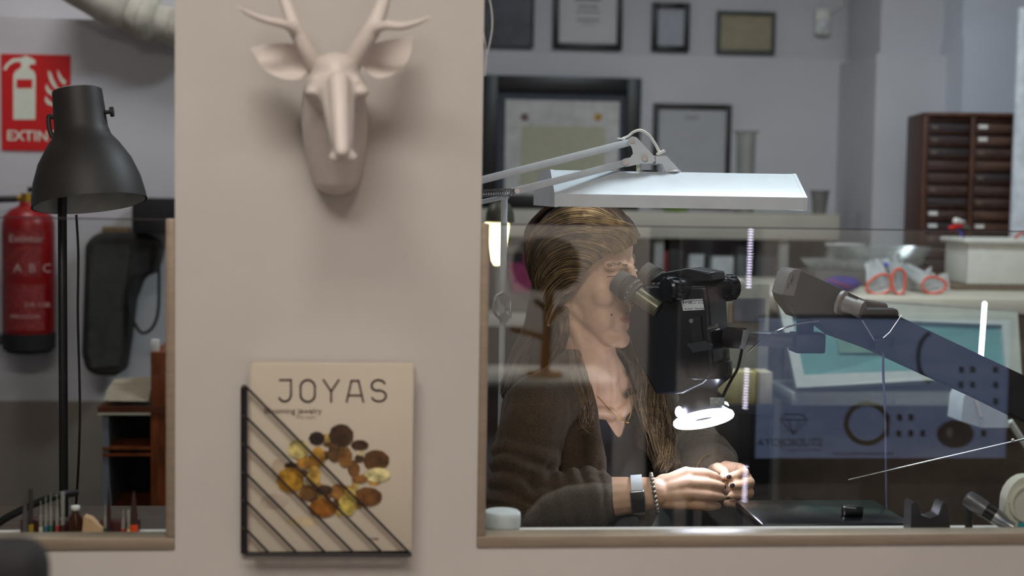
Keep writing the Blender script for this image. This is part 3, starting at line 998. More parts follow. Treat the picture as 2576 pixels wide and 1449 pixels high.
t = thing('dropper_bottle', 'brown glass bottle with a white cap on the left sill', 'bottle', (sx(190), yS, ZS), 'tools on the left sill')
x = sx(190)
MB().lathe([(18 * ks, ZS), (18 * ks, sz(1312)), (15 * ks, sz(1300)), (8 * ks, sz(1290)), (7 * ks, sz(1281))], (x, yS, 0), seg=24).build('bottle_body', mat('amber_glass', (56, 28, 14), 0.15, var=0.1), t)
MB().lathe([(7.5 * ks, sz(1284)), (11 * ks, sz(1280)), (11 * ks, sz(1273)), (9 * ks, sz(1272))], (x, yS, 0), seg=24).build('cap', M_WPLAST, t)
tag(MB().prism([(sx(208), yS - 0.008, ZS), (sx(272), yS - 0.008, ZS), (sx(230), yS - 0.004, sz(1305)), (sx(212), yS - 0.004, sz(1298))], (0, 0.02, 0)).build('card_wedge', mat('beige_card', (186, 150, 112), 0.7)), 'beige folded card wedge standing on the left sill', 'card', 'tools on the left sill')
t = thing('tool_block', 'dark red wooden block behind the tools on the left sill', 'tool holder', (sx(200), yS + 0.02, ZS))
MB().span((sx(45), yS + 0.012, ZS), (sx(180), yS + 0.032, sz(1312)), 0.002).build('block', mat('dark_red_wood', (62, 22, 20), 0.5, var=0.2), t)
MB().span((sx(245), yS + 0.012, ZS), (sx(345), yS + 0.032, sz(1316)), 0.002).build('block', MATS['dark_red_wood'], t)
m = MB().tube(smoothpath([P(-30, 1340, 0.16), P(5, 1310, 0.16), P(50, 1285, 0.16), P(100, 1262, 0.16), P(150, 1246, 0.16), P(190, 1240, 0.2)], 8), 0.006, 10)
tag(m.build('thick_cable', M_BLACK), 'thick black cable arching behind the tools on the left sill', 'cable')

# white jar on the right sill
yj = 0.075
t = thing('jar', 'round white lidded jar at the left end of the right sill', 'jar', (P(1262, 1340, yj).x, yj, ZS))
kj = S(yj)
x = P(1262, 1340, yj).x
zj = lambda py: P(1262, py, yj).z
MB().lathe([(45 * kj, ZS), (46 * kj, ZS + 0.004), (46 * kj, zj(1318))], (x, yj, 0), seg=40).build('jar_body', mat('milky_plastic', (188, 190, 188), 0.45, var=0.04), t)
MB().lathe([(48 * kj, zj(1321)), (48.5 * kj, zj(1300)), (47 * kj, zj(1289)), (43 * kj, zj(1285)), (0.0001, zj(1283))], (x, yj, 0), seg=40).build('lid', mat('jar_lid', (200, 205, 205), 0.4, var=0.03), t)

# ================================================================== rear shelf unit (behind the woman)
ysf, ysb = 2.50, YB
x0, x1 = 0.10, P(2112, 560, ysf).x
zt = P(1700, 534, ysf).z
t = thing('wall_shelf', 'long cream shelf unit along the rear wall', 'shelf', ((x0 + x1) / 2, ysf, 0))
mc_ = mat('shelf_cream', (176, 170, 158), 0.6, var=0.04, scale=6)
MB().span((x0, ysf, zt - 0.085), (x1, ysb, zt), 0.003).build('shelf_board', mc_, t)
zb = 0.93
MB().span((x0, ysf + 0.02, zb - 0.04), (x1, ysb, zb), 0.003).build('shelf_board', mc_, t)
for x in (x0, P(1650, 620, ysf).x, P(1965, 620, ysf).x, x1 - 0.03):
    MB().span((x, ysf + 0.02, 0), (x + 0.03, ysb, zt - 0.085)).build('upright', mat('shelf_grey', (150, 148, 146), 0.6), t)
MB().span((x0, ysb - 0.02, 0), (x1, ysb - 0.005, zt - 0.085)).build('back_panel', mat('shelf_back', (96, 96, 98), 0.8, var=0.2, scale=6), t)


def on(px0, px1, py_top, base, y0, y1, name, m, label, cat, bevel=0.003, group=None):
    a_, b_ = P(px0, py_top, y0), P(px1, py_top, y0)
    return tag(MB().span((a_.x, y0, base), (b_.x, y1, a_.z), bevel).build(name, m), label, cat, group)


on(1252, 1340, 618, zb, 2.68, 2.86, 'storage_box', M_WPLAST, 'white box on the shelf behind the lit bulb lamp', 'box')
# magenta bag standing between boxes
ym = 2.54
t = thing('gift_bag', 'magenta bag with a black rim on the shelf behind the woman', 'bag', P(1320, 735, ym))
m = MB().prism([P(1278, 655, ym), P(1400, 655, ym), P(1392, 735, ym), P(1290, 735, ym)], (0, 0.10, 0))
m.build('bag_body', mat('magenta_paper', (136, 40, 82), 0.6, var=0.08), t)
MB().prism([P(1277, 640, ym - 0.002), P(1402, 640, ym - 0.002), P(1401, 660, ym - 0.002), P(1277, 660, ym - 0.002)], (0, 0.104, 0)).build('rim', M_BLACKM, t)
MB().prism([P(1316, 634, ym - 0.004), P(1328, 634, ym - 0.004), P(1328, 664, ym - 0.004), P(1316, 664, ym - 0.004)], (0, 0.004, 0)).build('tab', MATS['magenta_paper'], t)
t['label'] = 'magenta bag with a black rim on the shelf behind the woman'
on(1655, 1682, 632, zb, 2.53, 2.7, 'binder', mat('dark_red_binder', (112, 26, 34), 0.6), 'dark red binder on the shelf right of her forehead', 'binder', group='binders on the rear shelf')
on(1684, 1722, 590, zb, 2.54, 2.75, 'binder', mat('black_binder', (38, 36, 34), 0.6), 'black binder on the shelf beside the dark red one', 'binder', group='binders on the rear shelf')
on(1735, 1772, 640, zb, 2.55, 2.75, 'storage_box', mat('grey_white_box', (176, 178, 180), 0.6), 'pale grey box just above the microscope top', 'box', group='boxes on the rear shelf')
on(1792, 1846, 645, zb, 2.55, 2.75, 'storage_box', mat('white_grey_box', (188, 190, 190), 0.6), 'wider pale box right of the microscope top', 'box', group='boxes on the rear shelf')
on(1856, 1886, 618, zb, 2.56, 2.7, 'storage_box', mat('slate_box', (88, 94, 98), 0.6), 'slate grey box at the shelf end by the light dots', 'box', group='boxes on the rear shelf')
on(1905, 1950, 600, zb, 2.56, 2.75, 'storage_box', mat('dark_slate_box', (62, 66, 68), 0.6), 'dark slate box at the right end of the rear shelf', 'box', group='boxes on the rear shelf')
t = thing('paper_sheaf', 'loose white papers lying behind the microscope top', 'papers', P(1825, 704, 1.44))
a = P(1828, 703, 1.42)
tag(t, t['label'], 'papers')
for i, (dx, dz) in enumerate(((0, 0), (0.006, 0.004), (-0.008, 0.008))):
    MB().box((a.x + dx, 1.44, a.z - 0.004 + dz), (0.055 - 0.006 * i, 0.10, 0.003), mtx=Matrix.Rotation(0.1 * i, 3, 'Z')).build('sheet', M_PAPER, t)
t = thing('side_cabinet', 'grey cabinet standing below the white papers', 'cabinet', (a.x, 1.44, 0))
MB().span((P(1790, 720, 1.37).x, 1.37, 0), (P(1938, 720, 1.37).x, 1.515, a.z - 0.0065), 0.003).build('cabinet_body', mat('cabinet_grey', (126, 122, 112), 0.7), t)
MB().span((P(1835, 765, 1.36).x, 1.36, P(1835, 812, 1.36).z), (P(1842, 765, 1.36).x, 1.37, P(1835, 762, 1.36).z)).build('door_edge', mat('tan_wood', (132, 110, 80), 0.6), t)
MB().span((P(1845, 765, 1.363).x, 1.363, P(1835, 808, 1.363).z), (P(1925, 765, 1.363).x, 1.37, P(1835, 750, 1.363).z)).build('door', mat('door_slate', (84, 84, 90), 0.6), t)

# things standing on top of the shelf unit
yt_ = 2.62
kt = S(yt_)
x = P(1876, 400, yt_).x
z1 = P(1876, 330, yt_).z
tag(MB().lathe([(0.030, zt), (0.033, z1 - 0.01), (0.046, z1), (0.043, z1), (0.030, z1 - 0.014), (0.027, zt + 0.005)], (x, yt_, 0), seg=32).build('glass_vase', clear_mat('smoked_glass', base=0.05, body=0.28, body_rgb=(150, 146, 136))), 'clear glass vase on the shelf right of the certificate', 'vase')
x = P(2062, 500, yt_).x
z1 = P(2062, 482, yt_).z
tag(MB().lathe([(0.022, zt), (0.030, z1), (0.034, z1), (0.034, z1 + 0.004), (0.027, z1 + 0.004), (0.019, zt + 0.004)], (x, yt_, 0), seg=32).build('planter', mat('grey_clay', (118, 116, 110), 0.7)), 'small grey flared pot at the right end of the shelf', 'pot')
a = P(1702, 530, 2.54)
tag(MB().lathe([(0.0001, 0), (0.038, 0.002), (0.045, 0.012), (0.042, 0.013), (0.034, 0.004), (0.0001, 0.003)], (a.x, 2.56, zt), seg=28).build('shallow_dish', mat('lime_green', (112, 150, 44), 0.5)), 'lime green shallow dish on the shelf under the lamp', 'dish')

# ================================================================== rear counter on the right with its load
zc = 1.065
yc0, yc1 = 1.53, 2.42
xc0 = P(1958, 760, yc0).x
t = thing('counter', 'waist-high counter with a pale wooden top along the right', 'counter', (2.0, 1.9, 0))
MB().span((xc0, yc0, zc - 0.04), (XR - 0.05, yc1, zc), 0.004).build('counter_top', M_CREAM, t)
MB().span((xc0 + 0.03, yc0 + 0.03, 0), (XR - 0.05, yc0 + 0.06, zc - 0.04)).build('front_panel', mat('taupe_panel', (104, 90, 78), 0.7, var=0.08), t)
MB().span((xc0 + 0.03, yc0 + 0.06, 0), (xc0 + 0.06, yc1, zc - 0.04)).build('side_panel', mat('grey_panel', (130, 128, 124), 0.7), t)
MB().span((P(2010, 784, yc0).x, yc0 - 0.012, zc - 0.034), (P(2290, 784, yc0).x, yc0, zc - 0.014)).build('label_rail', mat('rail_dark', (92, 96, 92), 0.5), t)

# dark drawer cabinet
yd = 2.13
rotd = Matrix.Rotation(math.radians(-9), 3, 'Z')
a = P(2326, 292, yd)
b = P(2562, 288, yd)
wd = (b.x - a.x)
zt2 = a.z
org = Vector((a.x, yd, zc))
t = thing('drawer_cabinet', 'dark wooden cabinet of small labelled drawers on the right', 'cabinet', org)


def dq(x, y, z):
    return org + rotd @ Vector((x, y, z))


def dbox(x0, x1, y0, y1, z0, z1, name, m, par, bev=0.001):
    c_ = dq((x0 + x1) / 2, (y0 + y1) / 2, (z0 + z1) / 2)
    return MB().box(c_, (x1 - x0, y1 - y0, z1 - z0), bev, rotd).build(name, m, par)


hc = zt2 - zc
dd = 0.25
tw = 0.013
M_WOODF = mat('red_wood_carcass', (82, 48, 32), 0.5, var=0.25, scale=6, stretch=(12, 12, 2))
for xa in (0, wd * 0.5 - tw / 2, wd - tw):
    dbox(xa, xa + tw, 0, dd, 0, hc, 'side', M_WOODF, t)
dbox(0, wd, -0.002, dd, hc, hc + 0.012, 'top', M_WOODF, t)
dbox(0, wd, 0.01, dd, 0, 0.012, 'base', M_WOODF, t)
dbox(tw, wd - tw, dd - 0.01, dd, 0, hc, 'back_panel', M_BLACKM, t)
nr = 13
ph = (hc - 0.02) / nr
rng = random.Random(5)
shades = [mat('drawer_wood_%d' % i, c_, 0.55, var=0.2, scale=6, stretch=(2, 12, 12)) for i, c_ in enumerate(((60, 46, 44), (72, 52, 46), (84, 58, 46), (54, 44, 46)))]
for col_ in range(2):
    xa = tw + 0.003 + col_ * (wd * 0.5 - tw / 2)
    xb = xa + wd * 0.5 - tw * 1.5 - 0.006
    for r_ in range(nr):
        zb_ = 0.014 + r_ * ph
        d_ = dbox(xa, xb, 0.010, dd - 0.02, zb_, zb_ + ph * 0.62, 'drawer', shades[rng.randrange(4)], t)
        dbox(xa - 0.002, xb + 0.002, 0.004, dd - 0.012, zb_ + ph * 0.82, zb_ + ph * 0.92, 'runner', M_WOODF, t)
        if (col_ == 1 and r_ in (12, 11, 4)) or (col_ == 0 and r_ in (5, 4)):
            dbox(xa + 0.008, xa + 0.034, 0.0085, 0.010, zb_ + 0.008, zb_ + 0.020, 'paper_label', M_PAPER, d_, 0)
        elif rng.random() < 0.4:
            dbox(xa + 0.010, xa + 0.026, 0.0085, 0.010, zb_ + 0.006, zb_ + 0.014, 'label_holder', mat('dull_brass', (120, 104, 88), 0.5, 0.5), d_, 0)

# tall white board at the right edge
yw = 2.05
tag(MB().span((P(2556, 300, yw).x, yw, zc), (P(2556, 300, yw).x + 0.5, yw + 0.02, P(2560, 18, yw).z), 0.003).build('white_board', mat('board_white', (222, 228, 234), 0.5)), 'tall bright white board standing at the far right', 'board')

# white storage tray on a brown ribbed mat
ytb = 1.94
t = thing('storage_tray', 'white plastic tray full of supplies on the right counter', 'tray', (P(2480, 715, ytb).x, ytb, zc + 0.02))
zmat = zc + 0.018
xa, xb = P(2385, 720, 1.9).x, P(2700, 720, 1.9).x
mm = thing('ribbed_mat', 'brown corrugated mat under the white tray', 'mat', ((xa + xb) / 2, 2.0, zc))
MB().span((xa, 1.86, zc), (xb, 2.09, zc + 0.006)).build('mat_base', mat('mat_brown', (112, 98, 80), 0.9), mm)
for i in range(24):
    x = xa + (xb - xa) * (i + 0.5) / 24
    MB().cyl((x, 1.86, zc + 0.010), (x, 2.09, zc + 0.010), 0.0075, seg=8).build('rib', mat('mat_rib', (124, 108, 88), 0.9), mm)
tx0, tx1 = P(2402, 700, ytb).x, P(2402, 700, ytb).x + 0.34
ty0, ty1 = 1.86, 2.02
th = P(2440, 606, 1.86).z - zmat
mw = mat('tray_white', (216, 214, 206), 0.5, var=0.03)
for nm, s0, s1 in (('front_wall', (tx0, ty0, zmat), (tx1, ty0 + 0.005, zmat + th)), ('rear_wall', (tx0, ty1 - 0.005, zmat), (tx1, ty1, zmat + th)),
                   ('side_wall', (tx0, ty0, zmat), (tx0 + 0.005, ty1, zmat + th)), ('side_wall', (tx1 - 0.005, ty0, zmat), (tx1, ty1, zmat + th)), ('floor_plate', (tx0, ty0, zmat), (tx1, ty1, zmat + 0.005))):
    MB().span(s0, s1, 0.002).build(nm, mw, t)
rm = MB()
rp = [(tx0 - 0.006, ty0 - 0.006), (tx1 + 0.006, ty0 - 0.006), (tx1 + 0.006, ty1 + 0.006), (tx0 - 0.006, ty1 + 0.006)]
for i in range(4):
    q0, q1 = rp[i], rp[(i + 1) % 4]
    rm.cap((q0[0], q0[1], zmat + th), (q1[0], q1[1], zmat + th), 0.008, seg=10)
rm.build('rim', mw, t)


M_SACH = clear_mat('milky_film', base=0.06, body=0.62, body_rgb=(214, 214, 214))
M_ORANGE = mat('orange_rubber', (222, 78, 44), 0.5, var=0.05)


def sachet(pts, back, label, Y, seedv):
    """translucent pouch with an orange rubber rim; pts is the rim outline in pixels"""
    rim = smoothpath([P(x_, y_, Y) for x_, y_ in pts] + [P(*pts[0], Y)], 6)
    base = P(sum(p[0] for p in pts) / len(pts), max(p[1] for p in pts), Y)
    base.z = max(base.z, zc)
    t = thing('plastic_sachet', label, 'pouch', base, 'orange-rimmed pouches on the counter')
    MB().tube(rim, 0.0035, 8, False).build('rubber_rim', M_ORANGE, t)
    c_ = sum(rim[:-1], Vector()) / (len(rim) - 1)
    rg = random.Random(seedv)
    n = len(rim) - 1
    vs, fs = [], []
    NR = 7
    for j in range(NR):
        u = j / (NR - 1)
        cc = c_ + Vector(back) * u
        for i in range(n):
            r_ = rim[i] - c_
            s_ = 1 - 0.55 * u + 0.16 * u * math.sin(i * 1.9 + seedv) + rg.uniform(-.05, .05) * u
            p = cc + r_ * s_
            p.z = max(p.z, zc + 0.002)
            vs.append(p)
    for j in range(NR - 1):
        for i in range(n):
            fs.append((j * n + i, j * n + (i + 1) % n, (j + 1) * n + (i + 1) % n, (j + 1) * n + i))
    vs.append(c_ + Vector(back) * 1.02)
    for i in range(n):
        fs.append(((NR - 1) * n + i, (NR - 1) * n + (i + 1) % n, len(vs) - 1))
    MB().add(vs, fs).build('film', M_SACH, t, angle=25)
    return t


sachet([(2180, 716), (2184, 733), (2210, 740), (2236, 732), (2242, 710), (2236, 694), (2220, 690), (2200, 698)], (0.02, 0.12, 0.05), 'orange-rimmed pouch lying leftmost on the counter', 1.68, 1)
sachet([(2246, 690), (2256, 677), (2270, 680), (2277, 696), (2274, 730), (2262, 741), (2250, 732), (2243, 712)], (0.03, 0.14, 0.045), 'tall narrow orange-rimmed pouch in the middle', 1.645, 2)
sachet([(2319, 716), (2330, 700), (2350, 697), (2370, 704), (2381, 716), (2370, 732), (2345, 738), (2326, 732)], (-0.03, 0.14, 0.04), 'wide orange-rimmed pouch next to the white tray', 1.69, 3)
# crumpled film heap behind the pouches
t = thing('film_heap', 'crumpled heap of clear film behind the orange-rimmed pouches', 'plastic film', P(2275, 735, 1.85))
rg = random.Random(9)
for i in range(16):
    px = rg.uniform(2215, 2360)
    b0 = P(px, 700, 1.82 + rg.uniform(0, .08))
    b0.z = zc + 0.001
    hgt = rg.uniform(0.03, 0.085) * (1 - abs(px - 2285) / 130)
    ln = rg.uniform(0.015, 0.035)
    an = rg.uniform(-0.9, 0.9)
    e = Vector((math.cos(an), math.sin(an), 0)) * ln
    up = Vector((rg.uniform(-.02, .035), rg.uniform(-.01, .02), hgt + 0.02))
    MB().add([b0 - e, b0 + e, b0 + e * 0.3 + up, b0 - e * 0.6 + up * 0.8, b0 + Vector((0, -.012, hgt * 0.5))], [(0, 1, 4), (1, 2, 4), (2, 3, 4), (3, 0, 4)]).build('film_fold', M_SACH, t, smooth=False)
c_ = P(2240, 666, 1.84)
MB().ell(c_, (0.020, 0.014, 0.008)).build('blue_cap', mat('blue_plastic', (62, 62, 190), 0.5), t)
MB().box(P(2290, 678, 1.80), (0.035, 0.004, 0.006), 0.001, Matrix.Rotation(0.35, 3, 'Y')).build('blue_strip', mat('cyan_plastic', (120, 184, 200), 0.5), t)

# purple pouch
tc_ = P(2118, 718, 1.75)
m = MB().ell((tc_.x, 1.75, zc + 0.022), (0.052, 0.035, 0.022), seg=28, rings=16)
o = tag(m.build('purple_pouch', mat('purple_cloth', (62, 52, 126), 0.8, var=0.15, bump=0.3, bscale=200)), 'purple cloth pouch on the counter above the boom arm', 'pouch')
MB().tube(smoothpath([(tc_.x - 0.05, 1.722, zc + 0.036), (tc_.x - 0.02, 1.713, zc + 0.026), (tc_.x + 0.01, 1.713, zc + 0.016)], 5), 0.0022, 6).build('red_zip', M_RED, o)

# stacked clear trays on a grey riser
yg = 2.05
t = thing('riser_box', 'dark grey riser box carrying the clear trays', 'box', (P(2180, 700, yg).x, yg, zc))
rz = P(2180, 684, yg - 0.07).z
MB().span((P(2050, 700, yg - 0.07).x, yg - 0.07, zc), (P(2300, 700, yg - 0.07).x, yg + 0.1, rz), 0.004).build('riser_body', mat('riser_grey', (92, 90, 88), 0.6), t)
for (pa, pb, py, hgt, lab) in ((2015, 2330, 668, 0.030, 'lower clear acrylic tray on the grey riser'), (2080, 2350, 628, 0.034, 'upper clear acrylic tray stacked on the grey riser')):
    a_, b_ = P(pa, py, yg), P(pb, py, yg)
    t2 = thing('clear_tray', lab, 'tray', ((a_.x + b_.x) / 2, yg, rz), 'stacked clear trays')
    cx_, w2 = (a_.x + b_.x) / 2, (b_.x - a_.x) / 2
    zb_ = rz + 0.002 if pa == 2015 else rz + 0.036
    hgt = 0.032 if pa == 2015 else 0.036
    tr_ = MB().lathe([(0.0001, 0), (w2 * 0.82, 0), (w2 * 0.92, hgt * 0.5), (w2, hgt), (w2 * 0.985, hgt), (w2 * 0.90, hgt * 0.5), (w2 * 0.8, 0.003), (0.0001, 0.003)], (0, 0, 0), seg=48)
    for v in tr_.v:
        v.y *= 0.45
        v += Vector((cx_, yg + 0.01, zb_))
    tr_.build('tray_shell', CLEAR, t2)
    rg = random.Random(int(pa))
    for i in range(9):
        p = Vector((cx_ + rg.uniform(-.7, .7) * w2, yg + 0.01 + rg.uniform(-.2, .2) * w2, zb_ + 0.0105))
        MB().ell(p, rg.uniform(0.004, 0.007), seg=10, rings=6).build('bead', M_STEEL, t2)
tag(MB().box((P(2130, 606, yg).x, yg + 0.02, rz + 0.0765), (0.09, 0.07, 0.004), 0, Matrix.Rotation(0.5, 3, 'Z')).build('paper_card', M_PAPER), 'white card lying on the upper clear tray', 'card')

# supplies in the tray
t = thing('gripper_pliers', 'red and white gripper with a blue strap over the tray edge', 'pliers', P(2415, 600, 1.95))
MB().cap(P(2392, 574, 1.94), P(2428, 566, 1.96), 0.008, 0.006).build('red_grip', mat('grip_red', (196, 34, 30), 0.5), t)
MB().cap(P(2405, 556, 1.95), P(2422, 560, 1.96), 0.010, 0.008).build('white_head', M_WPLAST, t)
MB().prism([P(2420, 552, 1.95), P(2446, 576, 1.95), P(2412, 576, 1.95)], (0, 0.02, 0)).build('grey_jaw', M_GREY, t)
MB().tube(smoothpath([P(2412, 578, 1.93), P(2424, 596, 1.92), P(2436, 612, 1.92), P(2437, 622, 1.92)], 5), 0.0045, 8, flat=0.4).build('blue_strap', MATS['blue_plastic'], t)
t = thing('supply_bags', 'clear bags of supplies heaped inside the white tray', 'bags', ((tx0 + tx1) / 2 + 0.05, ytb, zmat + 0.01))
rg = random.Random(12)
for i in range(9):
    p = Vector((tx0 + 0.10 + 0.022 * i, ytb + rg.uniform(-.05, .05), zmat + th * rg.uniform(0.55, 0.92)))
    MB().box(p, (0.07, 0.05, 0.003), 0.001, Matrix.Rotation(rg.uniform(-.6, .6), 3, 'X') @ Matrix.Rotation(rg.uniform(-.5, .5), 3, 'Y') @ Matrix.Rotation(rg.uniform(-1, 1), 3, 'Z')).build('bag', [M_SACH, M_GREY, M_SACH, MATS['cyan_plastic']][i % 4], t)
MB().tube([P(2576 + 20 * math.cos(a_ * math.pi / 8) - 6, 622 + 36 * math.sin(a_ * math.pi / 8), 1.9) for a_ in range(17)], 0.004, 8, False).build('rubber_ring', M_ORANGE, t)

# ------------------------------------------------------------------ white framed teal panel leaning below the counter
t = thing('teal_picture', 'white framed teal glass picture leaning against the counter', 'picture', P(2250, 985, 1.30))
cor = [P(1948, 752, 1.48), P(2552, 792, 1.48), P(2562, 952, 1.34), P(1998, 984, 1.34)]
M_PF = mat('panel_frame_white', (156, 158, 148), 0.5, var=0.04)
nq = ((cor[1] - cor[0]).cross(cor[3] - cor[0])).normalized()
if nq.y > 0:
    nq = -nq


def bil(u, v):
    return (cor[0] * (1 - u) + cor[1] * u) * (1 - v) + (cor[3] * (1 - u) + cor[2] * u) * v


def slab(u0, v0, u1, v1, h0, h1, name, m, par):
    MB().prism([bil(u0, v0) + nq * h0, bil(u1, v0) + nq * h0, bil(u1, v1) + nq * h0, bil(u0, v1) + nq * h0], nq * (h1 - h0)).build(name, m, par, smooth=False)


slab(0, 0, 1, 0.23, 0, 0.02, 'frame_rail', M_PF, t)
slab(0, 0.87, 1, 1, 0, 0.02, 'frame_rail', M_PF, t)
slab(0, 0.23, 0.045, 0.87, 0, 0.02, 'frame_stile', M_PF, t)
slab(0.93, 0.23, 1, 0.87, 0, 0.02, 'frame_stile', M_PF, t)
slab(0.04, 0.2, 0.94, 0.9, 0, 0.010, 'teal_glass', mat('teal_glass', (84, 126, 118), 0.3, var=0.12, scale=5), t)
slab(0.22, 0.3, 0.42, 0.62, 0.010, 0.0115, 'green_print', mat('green_print', (76, 106, 84), 0.4), t)
slab(0.01, -0.015, 1, 0.0, -0.004, 0.022, 'top_edge', mat('frame_edge_grey', (150, 150, 142), 0.5), t)  # top edge a little greyer than the frame
a, b = P(1992, 986, 1.335), P(2500, 1022, 1.335)
t = thing('lower_shelf', 'white shelf board with screws under the teal panel', 'shelf', ((a.x + b.x) / 2, 1.4, b.z))
MB().span((a.x, 1.335, b.z), (b.x + 0.05, yc0 + 0.03, a.z), 0.003).build('board', M_PF, t)
for px in (2006, 2248):
    MB().cyl(P(px, 1009, 1.335), P(px, 1009, 1.331), 0.005).build('screw', mat('screw_grey', (120, 124, 132), 0.4, 0.8), t)

# desk lamp with a bright tube at the right
yq2 = 1.05
t = thing('tube_lamp', 'white bench lamp with a bright upright tube, far right', 'lamp', (P(2600, 1150, yq2 + 0.05).x, yq2 + 0.05, 0))
pr = [(2418, 1060), (2424, 1002), (2438, 975), (2470, 975), (2528, 1018), (2540, 1076), (2470, 1076)]
MB().prism([P(x_, y_, yq2) for x_, y_ in pr], (0, 0.08, 0)).build('head', M_WHITE, t)
MB().prism([P(x_, y_, yq2 - 0.006) for x_, y_ in [(2447, 990), (2458, 990), (2472, 1050), (2466, 1050)]], (0, 0.006, 0)).build('rib', M_WPLAST, t)
MB().cap(P(2477, 764, yq2 + 0.03), P(2462, 975, yq2 + 0.03), 0.0048, 0.0048).build('lit_tube', mat('tube_light', (225, 240, 255), 0.5, var=0, emit=9.0), t)
MB().tube([P(2540, 1060, yq2 + 0.04), P(2600, 1150, yq2 + 0.05), (P(2600, 1150, yq2 + 0.05).x, yq2 + 0.05, 0.02)], 0.008).build('arm', M_WPLAST, t)
MB().cyl((P(2600, 1150, yq2 + 0.05).x, yq2 + 0.05, 0), (P(2600, 1150, yq2 + 0.05).x, yq2 + 0.05, 0.02), 0.11).build('foot', M_WPLAST, t)

# beige box file on a dark pedestal, right of the ring light
yz = 1.28
a, b = P(1802, 936, yz), P(1942, 1017, yz)
t = thing('pedestal', 'dark pedestal cabinet behind the ring light', 'cabinet', ((a.x + b.x) / 2, yz + 0.04, 0))
MB().span((a.x - 0.01, yz - 0.01, 0.03), (b.x + 0.004, yz + 0.078, b.z), 0.003).build('pedestal_body', mat('pedestal_dark', (34, 33, 36), 0.6), t)
MB().span((a.x, yz, 0), (b.x, yz + 0.07, 0.03)).build('plinth', M_BLACKM, t)
MB().span((a.x, yz - 0.016, b.z - 0.22), (b.x - 0.006, yz - 0.01, b.z - 0.02), 0.002).build('door', M_BLACK, t)
t = thing('box_file', 'beige box file with a painted reflection edge beside the microscope', 'box file', ((a.x + b.x) / 2, yz + 0.03, b.z))
MB().span((a.x, yz, b.z), (P(1902, 960, yz).x, yz + 0.07, a.z), 0.002).build('file_body', mat('file_beige', (188, 176, 130), 0.7), t)
MB().span((P(1902, 960, yz).x, yz - 0.001, b.z), (P(1912, 960, yz).x, yz + 0.07, a.z), 0.001).build('spine', mat('reflection_edge_olive', (140, 124, 52), 0.7), t)  # olive stripe puts the mirrored monitor's edge into the colour
MB().span((P(1912, 960, yz).x, yz, b.z), (b.x, yz + 0.07, a.z), 0.002).build('file_end', mat('reflection_tint_cream', (184, 172, 150), 0.7), t)  # end toned bluer for the monitor reflection lying over it

# ================================================================== white articulated task lamp over the woman
yA, yB_, yC_, yD_ = 0.42, 0.495, 0.68, 0.78
xa, xb = P(1395, 500, yA).x, P(2031, 500, yA).x
zf0, zf1, ztp = P(1700, 524, yA).z, P(1700, 492, yA).z, P(1700, 433, yB_).z
t = thing('task_lamp', 'white articulated fluorescent task lamp above the woman', 'lamp', (P(1266, 900, 0.72).x, 0.72, 0))
sec = [(yA, zf0), (yA, zf1), (yB_, ztp), (yC_, ztp), (yD_, zf1), (yD_, zf0), (yD_ - 0.004, zf0), (yD_ - 0.004, zf1 - 0.002), (yC_ - 0.003, ztp - 0.004), (yB_ + 0.003, ztp - 0.004), (yA + 0.004, zf1 - 0.002), (yA + 0.004, zf0)]
MB().prism([(xa + 0.006, a_, b_) for a_, b_ in sec], (xb - xa - 0.012, 0, 0)).build('lamp_housing', M_WHITE, t)
sec2 = [(yA - 0.001, zf0 - 0.001), (yA - 0.001, zf1), (yB_, ztp + 0.001), (yC_, ztp + 0.001), (yD_ + 0.001, zf1), (yD_ + 0.001, zf0 - 0.001)]
for x in (xa, xb - 0.006):
    MB().prism([(x, a_, b_) for a_, b_ in sec2], (0.006, 0, 0)).build('end_cap', M_WHITE, t)
for yy in (0.50, 0.64):
    MB().cyl((xa + 0.03, yy, zf0 + 0.012), (xb - 0.03, yy, zf0 + 0.012), 0.008, seg=14).build('lit_tube', mat('lamp_tube', (232, 240, 250), 0.5, var=0, emit=7.0), t)
MB().span((xa + 0.01, yA + 0.01, zf0 + 0.022), (xb - 0.01, yD_ - 0.01, zf0 + 0.025)).build('reflector', M_WPLAST, t)
MB().span((P(1618, 430, 0.56).x, 0.55, ztp - 0.001), (P(1652, 430, 0.56).x, 0.58, ztp + 0.004), 0.001).build('switch', M_BLACK, t)
# bracket and arms
yb2 = 0.505
kb = S(yb2)


def B(px, py, dy=0.0):
    return P(px, py, yb2 + dy)


MB().lathe([(21 * kb, 0), (21 * kb, 4 * kb), (16 * kb, 7 * kb)], Vector((B(1692, 436).x, yb2, ztp)), seg=28).build('swivel_plate', M_WHITE, t)
el = [(1650, 393), (1677, 392), (1712, 430), (1708, 436), (1676, 436), (1666, 411), (1650, 413)]
MB().prism([B(x_, y_, -0.010) for x_, y_ in el], (0, 0.020, 0)).build('elbow', M_WHITE, t)
MB().cyl(B(1632, 403), B(1652, 403), 0.0085, seg=18).build('collar', mat('grey_collar', (150, 158, 168), 0.4), t)
br = [(1582, 349), (1590, 343), (1601, 345), (1645, 392), (1648, 404), (1640, 412), (1612, 412), (1575, 420), (1566, 414), (1566, 402), (1574, 398), (1586, 396), (1593, 386), (1590, 372), (1582, 360)]
for dy in (-0.014, 0.010):
    MB().prism([B(x_, y_, dy) for x_, y_ in br], (0, 0.004, 0)).build('bracket_plate', M_WHITE, t)
for (px, py) in ((1590, 354), (1574, 410), (1622, 398)):
    MB().cyl(B(px, py, -0.017), B(px, py, 0.017), 0.0045 if px != 1622 else 0.0055, seg=14).build('bolt', M_STEEL, t)
MB().cap(B(1606, 418), B(1606, 428), 0.0042).build('tension_knob', mat('ivory_plastic', (206, 208, 190), 0.5), t)


